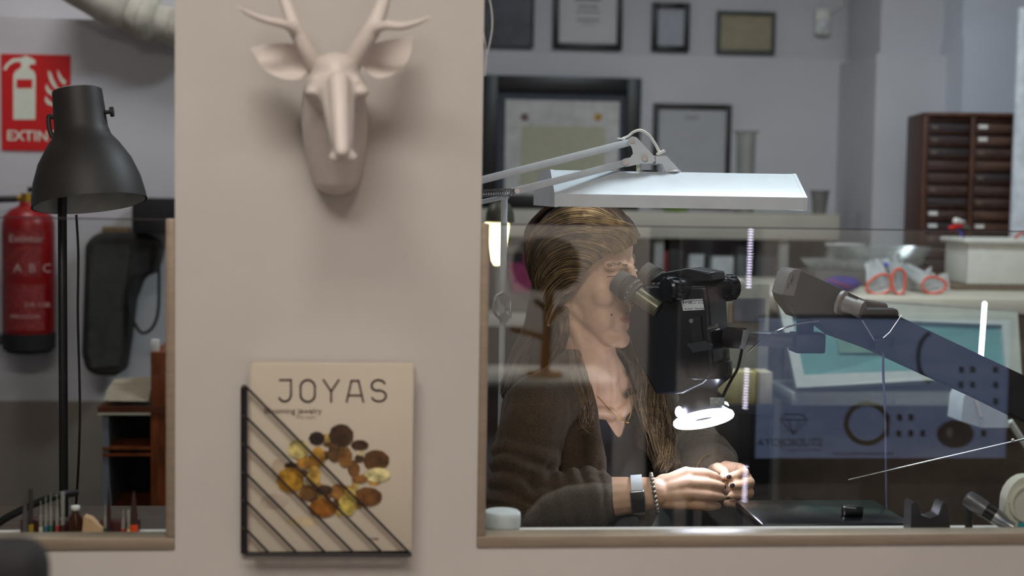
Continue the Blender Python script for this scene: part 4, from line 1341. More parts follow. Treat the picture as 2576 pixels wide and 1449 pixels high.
def bar(p0, p1, h, d, name, par, m=M_WHITE):
    p0, p1 = Vector(p0), Vector(p1)
    x_, y_, z_v = basis(p1 - p0)
    ax_ = (p1 - p0).normalized()
    yv_ = Vector((0, 1, 0))
    zv_ = ax_.cross(yv_).normalized()
    yv_ = zv_.cross(ax_)
    q = Matrix((ax_, yv_, zv_)).transposed()
    return MB().box((p0 + p1) / 2, ((p1 - p0).length, d, h), 0.0012, q).build(name, m, par)


bar(B(1592, 356), P(820, 553, 0.165), 0.0125, 0.012, 'upper_arm', t)
bar(B(1580, 408), P(1288, 483.5, 0.372), 0.0125, 0.012, 'upper_arm', t)
# coil spring along the lower bar
sp = MB()
s0, s1 = P(1292, 483, 0.365), P(1000, 497, 0.24)
dv = s1 - s0
sx_, sy_, _ = basis(dv)
pts = []
N = 46 * 8
for i in range(N):
    a_ = 2 * math.pi * i / 8
    pts.append(s0 + dv * (i / N) + sx_ * (0.0062 * math.cos(a_)) + sy_ * (0.0062 * math.sin(a_)))
sp.tube(pts, 0.0009, 5)
sp.build('spring', M_STEEL, t)
MB().cyl(P(1301, 481, 0.355), P(1301, 481, 0.392), 0.0045, seg=14).build('bolt', M_STEEL, t)
bar(P(1278, 494, 0.40), P(1180, 515, 0.38), 0.008, 0.01, 'link', t)
MB().tube(smoothpath([B(1566, 349, -.002), B(1580, 343), B(1594, 332), B(1612, 328), B(1632, 340), B(1648, 362), B(1660, 386)], 6), 0.0026, 8).build('lamp_cord', M_WPLAST, t)
MB().box(B(1662, 384), (0.016, 0.012, 0.005), 0.001, Matrix.Rotation(-0.5, 3, 'Y')).build('cord_clip', M_WPLAST, t)
MB().box(B(1562, 349), (0.014, 0.012, 0.003), 0.001, Matrix.Rotation(0.1, 3, 'Y')).build('cord_clip', M_WPLAST, t)
xp = P(1266, 680, 0.72).x
MB().tube([(xp, 0.72, 0.02), (xp, 0.72, P(1266, 498, 0.72).z)], 0.0064, 12).build('support_pole', M_WHITE, t)
MB().lathe([(0.12, 0), (0.12, 0.014), (0.1, 0.02), (0.01, 0.024)], (xp, 0.72, 0), seg=32).build('foot', M_WHITE, t)
for py in (752, 800):
    MB().cyl(P(1268, py, 0.705), P(1268, py, 0.735), 0.010, seg=16).build('pole_clamp', mat('clamp_grey', (110, 112, 114), 0.4, 0.6), t)
MB().tube(smoothpath([P(1266, 735, 0.70), P(1246, 750, 0.70), P(1244, 785, 0.70), P(1262, 806, 0.70)], 6), 0.0028, 8).build('clamp_lever', M_STEEL, t)
bar(P(1284, 758, 0.715), P(1284, 800, 0.715), 0.004, 0.006, 'clamp_plate', t, M_STEEL)
bar(P(815, 540, 0.165), (P(815, 578, 0.165).x, 0.165, 0.0), 0.016, 0.016, 'column', t)

# glowing lamp further back
yG = 1.35
kg = S(yG)
xg = P(1257, 600, yG).x
zz = lambda py: P(1257, py, yG).z
t = thing('bulb_lamp', 'glowing lamp with a dark cap beside the pillar', 'lamp', (xg, yG, 0))
MB().lathe([(26 * kg, zz(563)), (37 * kg, zz(558)), (35 * kg, zz(535)), (26 * kg, zz(515)), (15 * kg, zz(508)), (0.0001, zz(505))], (xg, yG, 0), seg=32).build('cap', mat('olive_cap', (60, 58, 46), 0.4), t)
MB().lathe([(31 * kg, zz(561)), (30 * kg, zz(575)), (24 * kg, zz(620)), (14 * kg, zz(655)), (7 * kg, zz(667)), (0.0001, zz(668))], (P(1250, 600, yG).x, yG - 0.005, 0), seg=32).build('lit_shade', mat('warm_glow', (255, 236, 170), 0.5, var=0, emit=5.0), t)
MB().tube([(xg, yG, zz(506)), (xg, yG + 0.02, zz(490)), (xg - 0.06, yG + 0.05, zz(500)), (xg - 0.07, yG + 0.05, 0.02)], 0.008).build('stand', M_BLACK, t)
MB().cyl((xg - 0.07, yG + 0.05, 0), (xg - 0.07, yG + 0.05, 0.02), 0.12, seg=28).build('foot', M_BLACK, t)

# ================================================================== microscope
FH = Vector((math.sin(math.radians(55)), -math.cos(math.radians(55)), 0))      # where she faces, horizontally
RG = Vector((FH.y, -FH.x, 0))                                                  # her right
E1, E2 = P(1546, 701, 0.525), P(1612, 681, 0.585)
EM = (E1 + E2) / 2


def MP(px, py, lat=0.0):
    """pixel -> the microscope's symmetry plane, then sideways"""
    d = _F * FPX + _R * (px - W / 2) - _U * (py - H / 2)
    tt = (EM - CAM).dot(RG) / d.dot(RG)
    return CAM + d * tt + RG * lat


tm = thing('stereo_microscope', 'black stereo microscope the woman looks into', 'microscope', (MP(1770, 1000).x, MP(1770, 1000).y, MP(1770, 1000).z))
axE = (FH * math.cos(math.radians(30)) + Vector((0, 0, -math.sin(math.radians(30))))).normalized()
M_EYE = mat('eyecup_rubber', (84, 80, 74), 0.6, var=0.06)
for E, ln in ((E1, 0.100), (E2, 0.100)):
    e0 = E + axE * 0.004
    ep = MB().lathe([(0.0185, 0), (0.0225, 0.002), (0.0235, 0.012), (0.0240, 0.020), (0.0225, 0.0215), (0.0242, 0.023), (0.0242, 0.042), (0.0215, 0.044), (0.0212, 0.050), (0.0001, 0.0501)], e0, axE, 40).build('eyepiece', M_EYE, tm)
    x_, y_, _ = basis(axE)
    for i in range(44):
        a_ = 2 * math.pi * i / 44
        pdir = x_ * math.cos(a_) + y_ * math.sin(a_)
        MB().box(e0 + axE * 0.030 + pdir * 0.0243, (0.0012, 0.0012, 0.011), 0, Matrix((pdir, axE.cross(pdir), axE)).transposed()).build('grip_rib', mat('rib_dark', (50, 47, 44), 0.7), ep)
    for i in range(12):
        a_ = 2 * math.pi * i / 12
        pdir = x_ * math.cos(a_) + y_ * math.sin(a_)
        MB().ell(e0 + axE * 0.0395 + pdir * 0.0242, 0.0009, seg=8, rings=6).build('scale_dot', M_WPLAST, ep)
    MB().cyl(e0 + axE * 0.048, e0 + axE * ln, 0.0165, seg=32).build('eyepiece_tube', mat('tube_olive', (116, 112, 94), 0.25, 0.5, var=0.03), tm)
# main body: side profile swept across the width
prof = [(1646, 716), (1622, 748), (1606, 790), (1606, 835), (1618, 880), (1642, 930), (1672, 985), (1742, 985), (1792, 960), (1818, 930), (1812, 850), (1806, 760), (1800, 716)]
mbx = MB().prism([MP(a_, b_, 0.045) for a_, b_ in prof], RG * -0.09)
bo = mbx.build('body', M_SCOPE, tm)
bv = bo.modifiers.new('bevel', 'BEVEL')
bv.width, bv.segments, bv.limit_method = 0.006, 3, 'ANGLE'
bo2 = MB().prism([MP(a_, b_, 0.034) for a_, b_ in [(1652, 708), (1684, 684), (1748, 673), (1806, 684), (1808, 706)]], RG * -0.068).build('head_cover', M_SCOPE, tm)
bv = bo2.modifiers.new('bevel', 'BEVEL')
bv.width, bv.segments, bv.limit_method = 0.003, 3, 'ANGLE'
MB().prism([MP(a_, b_, 0.0345) for a_, b_ in [(1745, 677), (1746, 677), (1746, 704), (1745, 704)]], RG * -0.002).build('cover_seam', M_BLACKG, tm)
kc = MP(1762, 726)
SA = Vector((-0.88, -0.475, 0))
kr = 0.0205
MB().cyl(kc + SA * 0.060, kc - SA * 0.060, kr, seg=40).build('zoom_shaft', M_SCOPE, tm)
for s in (1, -1):
    kn = MB().lathe([(kr * 1.05, 0), (kr * 1.12, 0.002), (kr * 1.12, 0.02), (kr * 0.95, 0.024), (kr * 0.6, 0.025), (0.0001, 0.0255)], kc + SA * (0.057 * s), SA * s, 32).build('zoom_knob', M_SCOPE, tm)
    x_, y_, _ = basis(SA)
    for i in range(12):
        a_ = 2 * math.pi * i / 12
        pd = x_ * math.cos(a_) + y_ * math.sin(a_)
        MB().cap(kc + SA * (0.062 * s) + pd * kr * 1.11, kc + SA * (0.075 * s) + pd * kr * 1.09, 0.0024, seg=6).build('grip_rib', M_SCOPE, kn)
MB().torus(kc, SA, kr, 0.0007, 40, 6).build('shaft_seam', M_BLACKG, tm)
# rating plate on the near side of the body
lat = 0.0458
cpl = [MP(1738, 751, lat), MP(1792, 748, lat), MP(1797, 775, lat), MP(1744, 778, lat)]
pm = MB().prism(cpl, RG * 0.0004).build('rating_plate', mat('plate_white', (206, 212, 216), 0.4, var=0.02), tm, smooth=False)
ux = (cpl[1] - cpl[0]).normalized()
uy = (cpl[0] - cpl[3]).normalized()
uy = (uy - ux * uy.dot(ux)).normalized()
rotp = Matrix((ux, uy, ux.cross(uy))).transposed()
ink = mat('plate_ink', (40, 40, 52), 0.6)
lp = lambda u, v: cpl[0] * (1 - u) * (1 - v) + cpl[1] * u * (1 - v) + cpl[2] * u * v + cpl[3] * (1 - u) * v + RG * 0.0009
text('Leica', 0.0088, lp(0.05, 0.30), ink, tm, 'plate_lettering', rot=rotp, shear=0.35, extrude=0.0001)
text('www.leica-microsystems.com', 0.0030, lp(0.34, 0.17), ink, tm, 'plate_lettering', rot=rotp, extrude=0.0001)
text('Mount  M3     PN  10 450', 0.0030, lp(0.34, 0.40), ink, tm, 'plate_lettering', rot=rotp, extrude=0.0001)
text('S/N: 367716', 0.0032, lp(0.08, 0.90), ink, tm, 'plate_lettering', rot=rotp, extrude=0.0001)
text('Made in Singapore', 0.0032, lp(0.56, 0.90), ink, tm, 'plate_lettering', rot=rotp, extrude=0.0001)
# metal bracket and clamp on the body side
bm_ = MB().prism([MP(a_, b_, 0.046) for a_, b_ in [(1760, 800), (1788, 790), (1794, 850), (1770, 856)]], RG * 0.004).build('bracket', mat('bracket_dark', (58, 58, 62), 0.35, 0.6), tm)
MB().cyl(MP(1768, 802, 0.050), MP(1768, 802, 0.054), 0.004, seg=14).build('bolt', M_STEEL, bm_)
MB().prism([MP(a_, b_, 0.047) for a_, b_ in [(1758, 858), (1804, 850), (1820, 862), (1822, 872), (1774, 880)]], RG * 0.010).build('clamp_tongue', mat('clamp_lacquer', (70, 74, 80), 0.22, 0.5), tm)
MB().cyl(MP(1808, 822, 0.046), MP(1838, 816, 0.05), 0.006, seg=14).build('lock_screw', M_STEEL, tm)
# objective bell, neck and ring light
ob = MP(1772, 990)
zo = lambda py: MP(1772, py).z - ob.z
MB().lathe([(0.020, zo(1000)), (0.022, zo(978)), (0.034, zo(962)), (0.048, zo(945)), (0.050, zo(925)), (0.048, zo(905)), (0.03, zo(900))], ob, seg=44).build('objective', M_SCOPE, tm)
for py in (980, 988):
    MB().torus(ob + Vector((0, 0, zo(py))), (0, 0, 1), 0.0225, 0.0022, 36, 8).build('objective_ring', M_BLACKG, tm)
axR = Vector((-0.14, 0.46, 1)).normalized()
rc = P(1770, 1054, ob.y - 0.01)
tr = thing('ring_light', 'glowing white ring light under the microscope', 'ring light', rc)
MB().lathe([(0.024, 0.004), (0.046, 0.004), (0.047, 0.014), (0.044, 0.034), (0.034, 0.046), (0.024, 0.048), (0.022, 0.030)], rc, axR, 44, close=True).build('housing', M_BLACK, tr)
MB().lathe([(0.025, -0.004), (0.054, -0.004), (0.0555, -0.001), (0.0545, 0.003), (0.025, 0.003)], rc, axR, 56, close=True).build('lit_ring', mat('ring_glow', (228, 232, 255), 0.4, var=0, emit=38.0), tr)
x_, y_, _ = basis(axR)
for px, py in ((1708, 1036), (1824, 1024)):
    MB().ell(P(px, py, rc.y - 0.02), (0.007, 0.007, 0.010), seg=14, rings=10).build('lit_stud', MATS['ring_glow'], tr)
q = P(1800, 1010, rc.y - 0.046)
MB().prism([P(1786, 1000, rc.y - 0.047), P(1822, 1000, rc.y - 0.045), P(1824, 1020, rc.y - 0.05), P(1788, 1022, rc.y - 0.052)], (0, 0.0006, 0)).build('rating_label', mat('label_grey', (150, 158, 158), 0.5, var=0.25, scale=300), tr, smooth=False)
MB().tube(smoothpath([P(1834, 1026, rc.y - 0.03), P(1816, 1014, rc.y - 0.04), P(1822, 990, rc.y - 0.03), P(1840, 955, rc.y), P(1856, 925, rc.y + 0.02), P(1866, 880, rc.y + 0.04)], 6), 0.0028, 8).build('cord', M_BLACK, tr)
# focus arm
fa = 0.46
MB().cyl(P(1826, 848, fa), P(1872, 852, fa - 0.02), 0.019, seg=32).build('focus_knob', M_BLACKM, tm)
MB().cyl(P(1812, 846, fa + 0.02), P(2062, 860, fa), 0.0135, seg=28).build('focus_arm', mat('arm_grey', (78, 76, 78), 0.35), tm)
MB().box(P(1868, 852, fa - 0.018), (0.012, 0.03, 0.034), 0.002, Matrix.Rotation(0.2, 3, 'Y')).build('focus_stop', mat('stop_grey', (120, 120, 126), 0.4), tm)
MB().box(P(2030, 861, fa), (0.056, 0.05, 0.036), 0.004).build('mount_block', mat('mount_slate', (44, 46, 54), 0.4), tm)
a, b = P(2008, 838, fa), P(2044, 760, fa)
MB().span((a.x, fa - 0.015, a.z), (b.x, fa + 0.015, b.z), 0.003).build('mount_post', MATS['mount_slate'], tm)

# boom stand
yo = 0.41
tb = thing('boom_stand', 'dark boom arm slanting down to the right, carrying the microscope', 'stand', (P(2760, 1100, yo).x, yo + 0.035, 0.70))
bp = [(2016, 679), (2740, 1022), (2740, 1140), (2480, 1012), (2200, 884), (2105, 850), (2040, 800), (2004, 800), (1974, 760), (1968, 742)]
bo = MB().prism([P(a_, b_, yo) for a_, b_ in bp], (0, 0.07, 0)).build('boom', mat('boom_lacquer', (34, 35, 40), 0.4, var=0.08), tb)
bv = bo.modifiers.new('bevel', 'BEVEL')
bv.width, bv.segments, bv.limit_method = 0.002, 2, 'ANGLE'
MB().prism([P(a_, b_, yo - 0.002) for a_, b_ in [(1984, 690), (1998, 678), (2015, 678), (1997, 745), (1969, 741)]], (0, 0.074, 0)).build('end_cap', mat('cap_grey', (96, 94, 94), 0.5), tb)
for (pa, pb) in (((1985, 712), (1982, 726)), ((1989, 702), (1992, 716)), ((1996, 692), (1993, 708))):
    MB().tube([P(*pa, yo - 0.0025), P(*pb, yo - 0.0025)], 0.0009, 5).build('cap_mark', M_BLACK, tb)
kn = MB().lathe([(0.022, 0), (0.022, 0.006), (0.015, 0.01), (0.014, 0.03), (0.016, 0.032), (0.016, 0.045), (0.0001, 0.046)], P(2112, 760, yo), (0.75, -0.62, -0.25), 28).build('tension_knob', mat('knob_grey', (118, 112, 112), 0.5), tb)
MB().box(P(2205, 790, yo - 0.012), (0.075, 0.03, 0.022), 0.008).build('lever', M_BLACKM, tb)
MB().cap(P(2180, 764, yo + 0.02), P(2222, 772, yo + 0.02), 0.008).build('lever_pad', mat('pad_brown', (76, 62, 58), 0.7), tb)
MB().tube([P(2156, 784, yo - 0.02), P(2203, 862, yo - 0.02)], 0.0012, 6).build('cable', M_STEEL, tb)
MB().tube([P(2268, 792, yo - 0.02), P(2238, 836, yo - 0.02), P(2206, 864, yo - 0.02)], 0.0009, 6).build('cable', M_STEEL, tb)
MB().box(P(2222, 866, yo - 0.016), (0.036, 0.02, 0.024), 0.003).build('connector', M_BLACK, tb)
MB().tube(smoothpath([P(2222, 880, yo - 0.014), P(2222, 940, yo - 0.014), P(2227, 1050, yo - 0.014), P(2229, 1180, yo - 0.014), P(2231, 1300, yo - 0.014), P(2232, 1335, yo - 0.014)], 6), 0.0022, 6).build('cable', mat('blue_grey_cord', (96, 98, 124), 0.5), tb)
MB().tube(smoothpath([P(2060, 808, yo), P(2010, 815, yo), P(1960, 830, yo), P(1915, 856, yo + 0.02), P(1884, 884, yo + 0.05)], 6), 0.0016, 6).build('cable', M_STEEL, tb)
xq_ = P(2740, 1080, yo).x
MB().cyl((xq_, yo + 0.035, 0.72), (xq_, yo + 0.035, P(2740, 1030, yo).z), 0.022, seg=28).build('column', M_STEEL, tb)
MB().box((xq_, yo + 0.035, 0.7105), (0.16, 0.06, 0.02), 0.004).build('base', M_BLACK, tb)

# ================================================================== small things along the right sill
ys_ = 0.08
t = thing('tool_cradle', 'black curved tool cradle on the right sill', 'tool holder', (P(2340, 1340, ys_).x, ys_, ZS))
zz = lambda py: P(2340, py, ys_).z
out = [(2290, 1345), (2293, 1268), (2300, 1263), (2308, 1268), (2318, 1296), (2340, 1304), (2360, 1296), (2370, 1268), (2376, 1263), (2383, 1268), (2392, 1345)]
out = [P(x_, y_, ys_ - 0.015) for x_, y_ in out]
for p in out:
    p.z = max(p.z, ZS)
MB().prism(out, (0, 0.03, 0)).build('cradle_body', mat('cradle_black', (40, 38, 38), 0.35), t)
t = thing('handpiece', 'chrome rotary handpiece leaning at the right end of the sill', 'tool', P(2530, 1340, ys_))
h0, h1 = P(2428, 1250, ys_ + 0.02), P(2548, 1338, ys_ - 0.02)
h1.z = max(h1.z, ZS + 0.010)
hd = (h1 - h0)
hl = hd.length
MB().lathe([(0.006, 0), (0.0135, 0.003), (0.0145, hl * 0.25), (0.013, hl * 0.42)], h0, hd, 28).build('rear_sleeve', mat('smoke_sleeve', (110, 108, 112), 0.25, 0.6), t)
MB().lathe([(0.0125, hl * 0.42), (0.012, hl * 0.62)], h0, hd, 28).build('dark_band', M_BLACKG, t)
MB().lathe([(0.0128, hl * 0.62), (0.011, hl * 0.8), (0.0085, hl * 0.84), (0.008, hl)], h0, hd, 28).build('nose', M_STEEL, t)
MB().cyl(P(2436, 1345, ys_ + 0.02), h0 + hd * 0.1, 0.006, seg=12).build('rest', M_BLACK, t)
t = thing('tape_dispenser', 'cream round tape dispenser at the far right of the sill', 'tape dispenser', (P(2572, 1345, ys_).x, ys_, ZS))
c_ = P(2578, 1262, ys_)
md_ = mat('cream_plastic', (196, 192, 176), 0.4, var=0.03)
rt = c_.z - ZS - 0.004
pts = [c_ + Vector((0.036 * math.cos(a_), -0.012, rt * math.sin(a_))) for a_ in [i * math.pi / 12 for i in range(13)]] + [Vector((c_.x - 0.036, ys_ - 0.012, ZS)), Vector((c_.x + 0.036, ys_ - 0.012, ZS))]
MB().prism(pts, (0, 0.024, 0)).build('shell', md_, t)
MB().torus(c_ - Vector((0, 0.013, 0.0)), (0, 1, 0), 0.028, 0.004, 36, 8).build('rim', md_, t)
MB().cyl(P(2574, 1322, ys_ - 0.012), P(2574, 1322, ys_ - 0.016), 0.008, seg=20).build('hub', mat('teal_hub', (24, 130, 140), 0.4), t)
# slim steel probe held by a stand
t = thing('probe_stand', 'thin steel probe reaching left in front of the screen reflection', 'tool', (P(2640, 1200, 0.3).x, 0.3, 0.70))
MB().tube([P(2134, 1207, 0.3), P(2545, 1112, 0.3), P(2640, 1090, 0.3)], [0.0012, 0.0016, 0.002], 8).build('probe', M_STEEL, t)
MB().ell(P(2548, 1107, 0.3), 0.003, seg=10, rings=8).build('probe_stop', M_WPLAST, t)
xs_ = P(2640, 1090, 0.3)
MB().cyl((xs_.x, 0.3, 0.70), (xs_.x, 0.3, xs_.z + 0.02), 0.004).build('post', M_STEEL, t)
MB().cyl((xs_.x, 0.3, 0.70), (xs_.x, 0.3, 0.712), 0.035, seg=24).build('foot', M_BLACK, t)
# low black case on the bench behind the sill
a, b = P(1905, 1262, 0.24), P(2270, 1300, 0.24)
t = thing('instrument_case', 'low black instrument case behind the right sill', 'case', ((a.x + b.x) / 2, 0.3, 0.70))
MB().span((a.x, 0.20, 0.70), (b.x, 0.38, a.z - 0.045), 0.004).build('case_body', M_BLACK, t)
MB().span((a.x - 0.002, 0.198, a.z - 0.045), (b.x + 0.002, 0.382, a.z - 0.028), 0.004).build('case_lid', M_BLACKG, t)
t = thing('folding_loupe', 'small black loupe with a steel clip standing on the case', 'loupe', (P(2150, 1300, 0.22).x, 0.26, a.z - 0.028))
MB().span((P(2125, 1300, 0.25).x, 0.25, a.z - 0.028), (P(2172, 1300, 0.25).x, 0.27, a.z - 0.012), 0.002).build('loupe_body', M_BLACKG, t)
MB().cap((P(2122, 1300, 0.25).x, 0.248, a.z - 0.012), (P(2150, 1300, 0.25).x, 0.248, a.z - 0.014), 0.002).build('clip', M_STEEL, t)

# ================================================================== the woman
M_SKIN = mat('skin', (206, 165, 135), 0.5, var=0.06, scale=40, bump=0.05, bscale=500)
M_LIP = mat('lip_skin', (166, 104, 94), 0.45, var=0.06, scale=90)
M_KNIT = mat('brown_green_knit', (80, 68, 53), 0.95, var=0.22, scale=420, bump=0.6, bscale=420, sheen=0.08)
M_TOP = mat('black_top', (20, 20, 22), 0.7, var=0.1)
M_DENIM = mat('dark_trousers', (36, 38, 46), 0.9, var=0.15)
ZV = Vector((0, 0, 1))
pit, rol = math.radians(6), math.radians(9)
hf = (FH * math.cos(pit) - ZV * math.sin(pit)).normalized()
hu0 = RG.cross(hf)
hr = (RG * math.cos(rol) - hu0 * math.sin(rol)).normalized()
hu = (hu0 * math.cos(rol) + RG * math.sin(rol)).normalized()
HM = Matrix((hr, hf, hu)).transposed()
HO = EM - hf * 0.078


def hl_(x, y, z):
    return HO + HM @ Vector((x * 1.03, y * 1.03, z * (1.18 if z < 0 else 1.0)))


TF = Vector((0.72, -0.694, 0)).normalized()
TR = Vector((TF.y, -TF.x, 0))
lean = math.radians(14)
TU = (ZV * math.cos(lean) + TF * math.sin(lean)).normalized()
TG = TR.cross(TU) * -1
TG = (TF * math.cos(lean) - ZV * math.sin(lean)).normalized()
TM = Matrix((TR, TG, TU)).transposed()
NB = P(1500, 945, 0.62)


def tl(s, f, u):
    return NB + TM @ Vector((s, f, u))


def tinv(p):
    return TM.transposed() @ (p - NB)


SHN, SHF = tl(0.155, -0.01, -0.055), tl(-0.155, -0.01, -0.055)
ELN, ELF = P(1302, 1268, 0.47), P(1722, 1108, 0.84)
WRN, WRF = P(1642, 1241, 0.43), P(1797, 1184, 0.60)
PEL = tl(0, -0.02, -0.52)


def torso(m, g):
    m.ell(tl(0, -0.005, -0.19), (0.140 + g, 0.098 + g, 0.19 + g), TM)
    m.ell(tl(0, -0.005, -0.38), (0.125 + g, 0.095 + g, 0.17 + g), TM)
    m.ell(PEL, (0.165 + g, 0.125 + g, 0.13 + g), TM)
    for s in (-1, 1):
        m.ell(tl(s * 0.068, 0.072, -0.20), (0.062 + g, 0.055 + g, 0.062 + g), TM)
        m.cap(tl(s * 0.035, -0.015, -0.02), tl(s * 0.15, -0.012, -0.055), 0.045 + g, 0.047 + g)
        m.cap(tl(s * 0.02, -0.01, 0.02), tl(s * 0.10, -0.02, -0.04), 0.036 + g, 0.04 + g)


def arm(m, g, stop=None):
    for a, b, c in ((SHN, ELN, WRN), (SHF, ELF, WRF)):
        m.cap(a, b, 0.048 + g, 0.040 + g)
        if stop is None:
            m.cap(b, b * 0.55 + c * 0.45, 0.043, 0.041)
            m.cap(b * 0.55 + c * 0.45, c, 0.041, 0.0290)
        else:
            m.cap(b, b * (1 - stop[0]) + c * stop[0], 0.042 + g, 0.037 + g) if a is SHN else m.cap(b, b * (1 - stop[1]) + c * stop[1], 0.042 + g, 0.036 + g)


woman = thing('person', 'seated woman in brown cardigan looking into the microscope, hands together', 'person', (PEL.x, PEL.y, 0))
sk = MB()
# head
sk.ell(hl_(0, -0.018, 0.034), (0.072, 0.092, 0.086), HM, 32, 20)
sk.ell(hl_(0, 0.022, -0.028), (0.063, 0.062, 0.086), HM, 28, 18)
for s in (-1, 1):
    sk.ell(hl_(s * 0.032, 0.034, -0.066), (0.026, 0.036, 0.034), HM)
sk.ell(hl_(0, 0.010, 0.045), (0.064, 0.070, 0.062), HM, 28, 18)
sk.ell(hl_(0, 0.030, -0.074), (0.044, 0.050, 0.038), HM)
sk.ell(hl_(0, 0.068, -0.108), (0.020, 0.017, 0.017), HM)
sk.ell(hl_(0, 0.066, -0.075), (0.030, 0.016, 0.030), HM)
for s in (-1, 1):
    sk.cap(hl_(s * 0.045, -0.002, -0.058), hl_(s * 0.018, 0.058, -0.107), 0.015, 0.015)
    sk.ell(hl_(s * 0.037, 0.046, -0.028), (0.027, 0.027, 0.028), HM)
    sk.cap(hl_(s * 0.012, 0.074, 0.019), hl_(s * 0.044, 0.058, 0.020), 0.009, 0.008)
    sk.ell(hl_(s * 0.031, 0.066, 0.0), (0.0135, 0.013, 0.0105), HM)
    sk.ell(hl_(s * 0.0105, 0.091, -0.043), (0.0075, 0.010, 0.0065), HM)
    sk.ell(hl_(s * 0.068, -0.015, -0.012), (0.008, 0.016, 0.026), HM)
    sk.cap(hl_(0, 0.0835, -0.064), hl_(s * 0.019, 0.074, -0.068), 0.0055, 0.003)
    sk.cap(hl_(0, 0.0835, -0.0745), hl_(s * 0.016, 0.075, -0.072), 0.0062, 0.003)
sk.cap(hl_(0, 0.080, 0.012), hl_(0, 0.102, -0.036), 0.0085, 0.0100)
sk.ell(hl_(0, 0.102, -0.040), (0.0115, 0.010, 0.009), HM)
sk.cap(hl_(0, -0.018, -0.055), tl(0, -0.008, 0.0), 0.050, 0.052)
sk.cap(hl_(0.0, -0.004, -0.062), tl(0, 0.008, -0.03), 0.036, 0.045)
for s in (-1, 1):
    sk.cap(hl_(s * 0.045, -0.02, -0.06), tl(s * 0.012, 0.045, -0.05), 0.013, 0.012)
    sk.cap(tl(s * 0.015, 0.062, -0.055), tl(s * 0.13, 0.02, -0.045), 0.013, 0.014)
torso(sk, 0.0)
arm(sk, 0.0)
# hands: (palm joints, fingers, thumb)
kn = [P(1726, 1191, .440), P(1732, 1215, .425), P(1729, 1241, .420), P(1718, 1265, .425)]
mid = [P(1772, 1191, .455), P(1782, 1217, .438), P(1780, 1245, .432), P(1764, 1271, .435)]
dst = [P(1798, 1199, .470), P(1806, 1222, .455), P(1805, 1249, .450), P(1790, 1273, .452)]
tip = [P(1812, 1206, .482), P(1818, 1224, .470), P(1819, 1250, .466), P(1806, 1273, .465)]
thumb = [P(1668, 1212, .465), P(1722, 1200, .492), P(1774, 1197, .498), P(1806, 1203, .494)]
kn2 = [P(1862, 1182, .560), P(1876, 1204, .552), P(1877, 1228, .550), P(1868, 1250, .555)]
mid2 = [P(1872, 1190, .510), P(1886, 1214, .500), P(1884, 1240, .500), P(1868, 1262, .508)]
dst2 = [P(1850, 1196, .482), P(1862, 1220, .474), P(1862, 1245, .476), P(1848, 1266, .486)]
tip2 = [P(1832, 1200, .478), P(1842, 1222, .468), P(1840, 1246, .468), P(1828, 1266, .478)]
thumb2 = [P(1800, 1186, .575), P(1806, 1178, .535), P(1822, 1187, .505), P(1830, 1203, .488)]
NAILS = []
for wr, K, Mi, D_, T_, TH_ in ((WRN, kn, mid, dst, tip, thumb), (WRF, kn2, mid2, dst2, tip2, thumb2)):
    for i in range(4):
        sk.cap(wr + (K[i] - wr) * 0.08 + (K[i] - K[1]) * 0.25, K[i], 0.0180, 0.0128)
        sk.cap(K[i], Mi[i], 0.0116, 0.0102)
        sk.cap(Mi[i], D_[i], 0.0100, 0.0088)
        sk.cap(D_[i], T_[i], 0.0086, 0.0068)
        if i < 3:
            sk.cap(K[i], K[i + 1], 0.0105, 0.0105)
            sk.cap((wr + K[i]) / 2, (wr + K[i + 1]) / 2, 0.0150, 0.0150)
    sk.cap(wr, TH_[0], 0.021, 0.0145)
    sk.cap(TH_[0], TH_[1], 0.0145, 0.0112)
    sk.cap(TH_[1], TH_[2], 0.0108, 0.0095)
    sk.cap(TH_[2], TH_[3], 0.0092, 0.0070)
me = fuse(sk, 0.0024, 4, 0.5)
bm = bmesh.new()
bm.from_mesh(me)
hv = [v for v in bm.verts if (v.co - HO).length < 0.17]
for _ in range(12):
    bmesh.ops.smooth_vert(bm, verts=hv, factor=0.5, use_axis_x=True, use_axis_y=True, use_axis_z=True)
bm.to_mesh(me)
bm.free()
from mathutils.bvhtree import BVHTree
_bvh = BVHTree.FromPolygons([v.co.copy() for v in me.vertices], [tuple(p.vertices) for p in me.polygons])


def fs(x, z, lift=0.0):
    """point on the face in front of head coordinates (x, z)"""
    o_ = HO + HM @ Vector((x, 0.3, z))
    hit = _bvh.ray_cast(o_, -hf)
    return (hit[0] if hit[0] is not None else HO + HM @ Vector((x, 0.08, z))) + hf * lift


place(me, 'body', M_SKIN, woman)
lipz = -0.0815
lm = MB()
for a0, b0, c0, c1, rr_ in ((0.0060, 0.0012, 0.0, 0.0, 0.0046), (-0.0058, -0.0008, 0.0, 0.0, 0.0054)):
    pp = [fs(-0.022 + 0.044 * i / 12, lipz + a0 * (1 - ((i - 6) / 6) ** 2) + (0 if a0 < 0 or abs(i - 6) != 0 else -0.001)) for i in range(13)]
    for i in range(12):
        w0 = rr_ * max(0.28, 1 - ((i - 6) / 6.4) ** 2)
        w1 = rr_ * max(0.28, 1 - ((i - 5) / 6.4) ** 2)
        lm.cap(pp[i] - hf * 0.001, pp[i + 1] - hf * 0.001, w0, w1, 10)
place(fuse(lm, 0.0011, 3), 'lips', M_LIP, woman)
for p_, nm in ((P(1811, 1207, .4755), 0), (P(1834, 1200, .4715), 0), (P(1820, 1224, .4635), 0), (P(1818, 1246, .4595), 0), (P(1842, 1221, .4615), 0)):
    MB().ell(p_, (0.0052, 0.0022, 0.0045), seg=14, rings=8).build('fingernail', mat('dark_nail', (58, 42, 46), 0.2), woman)
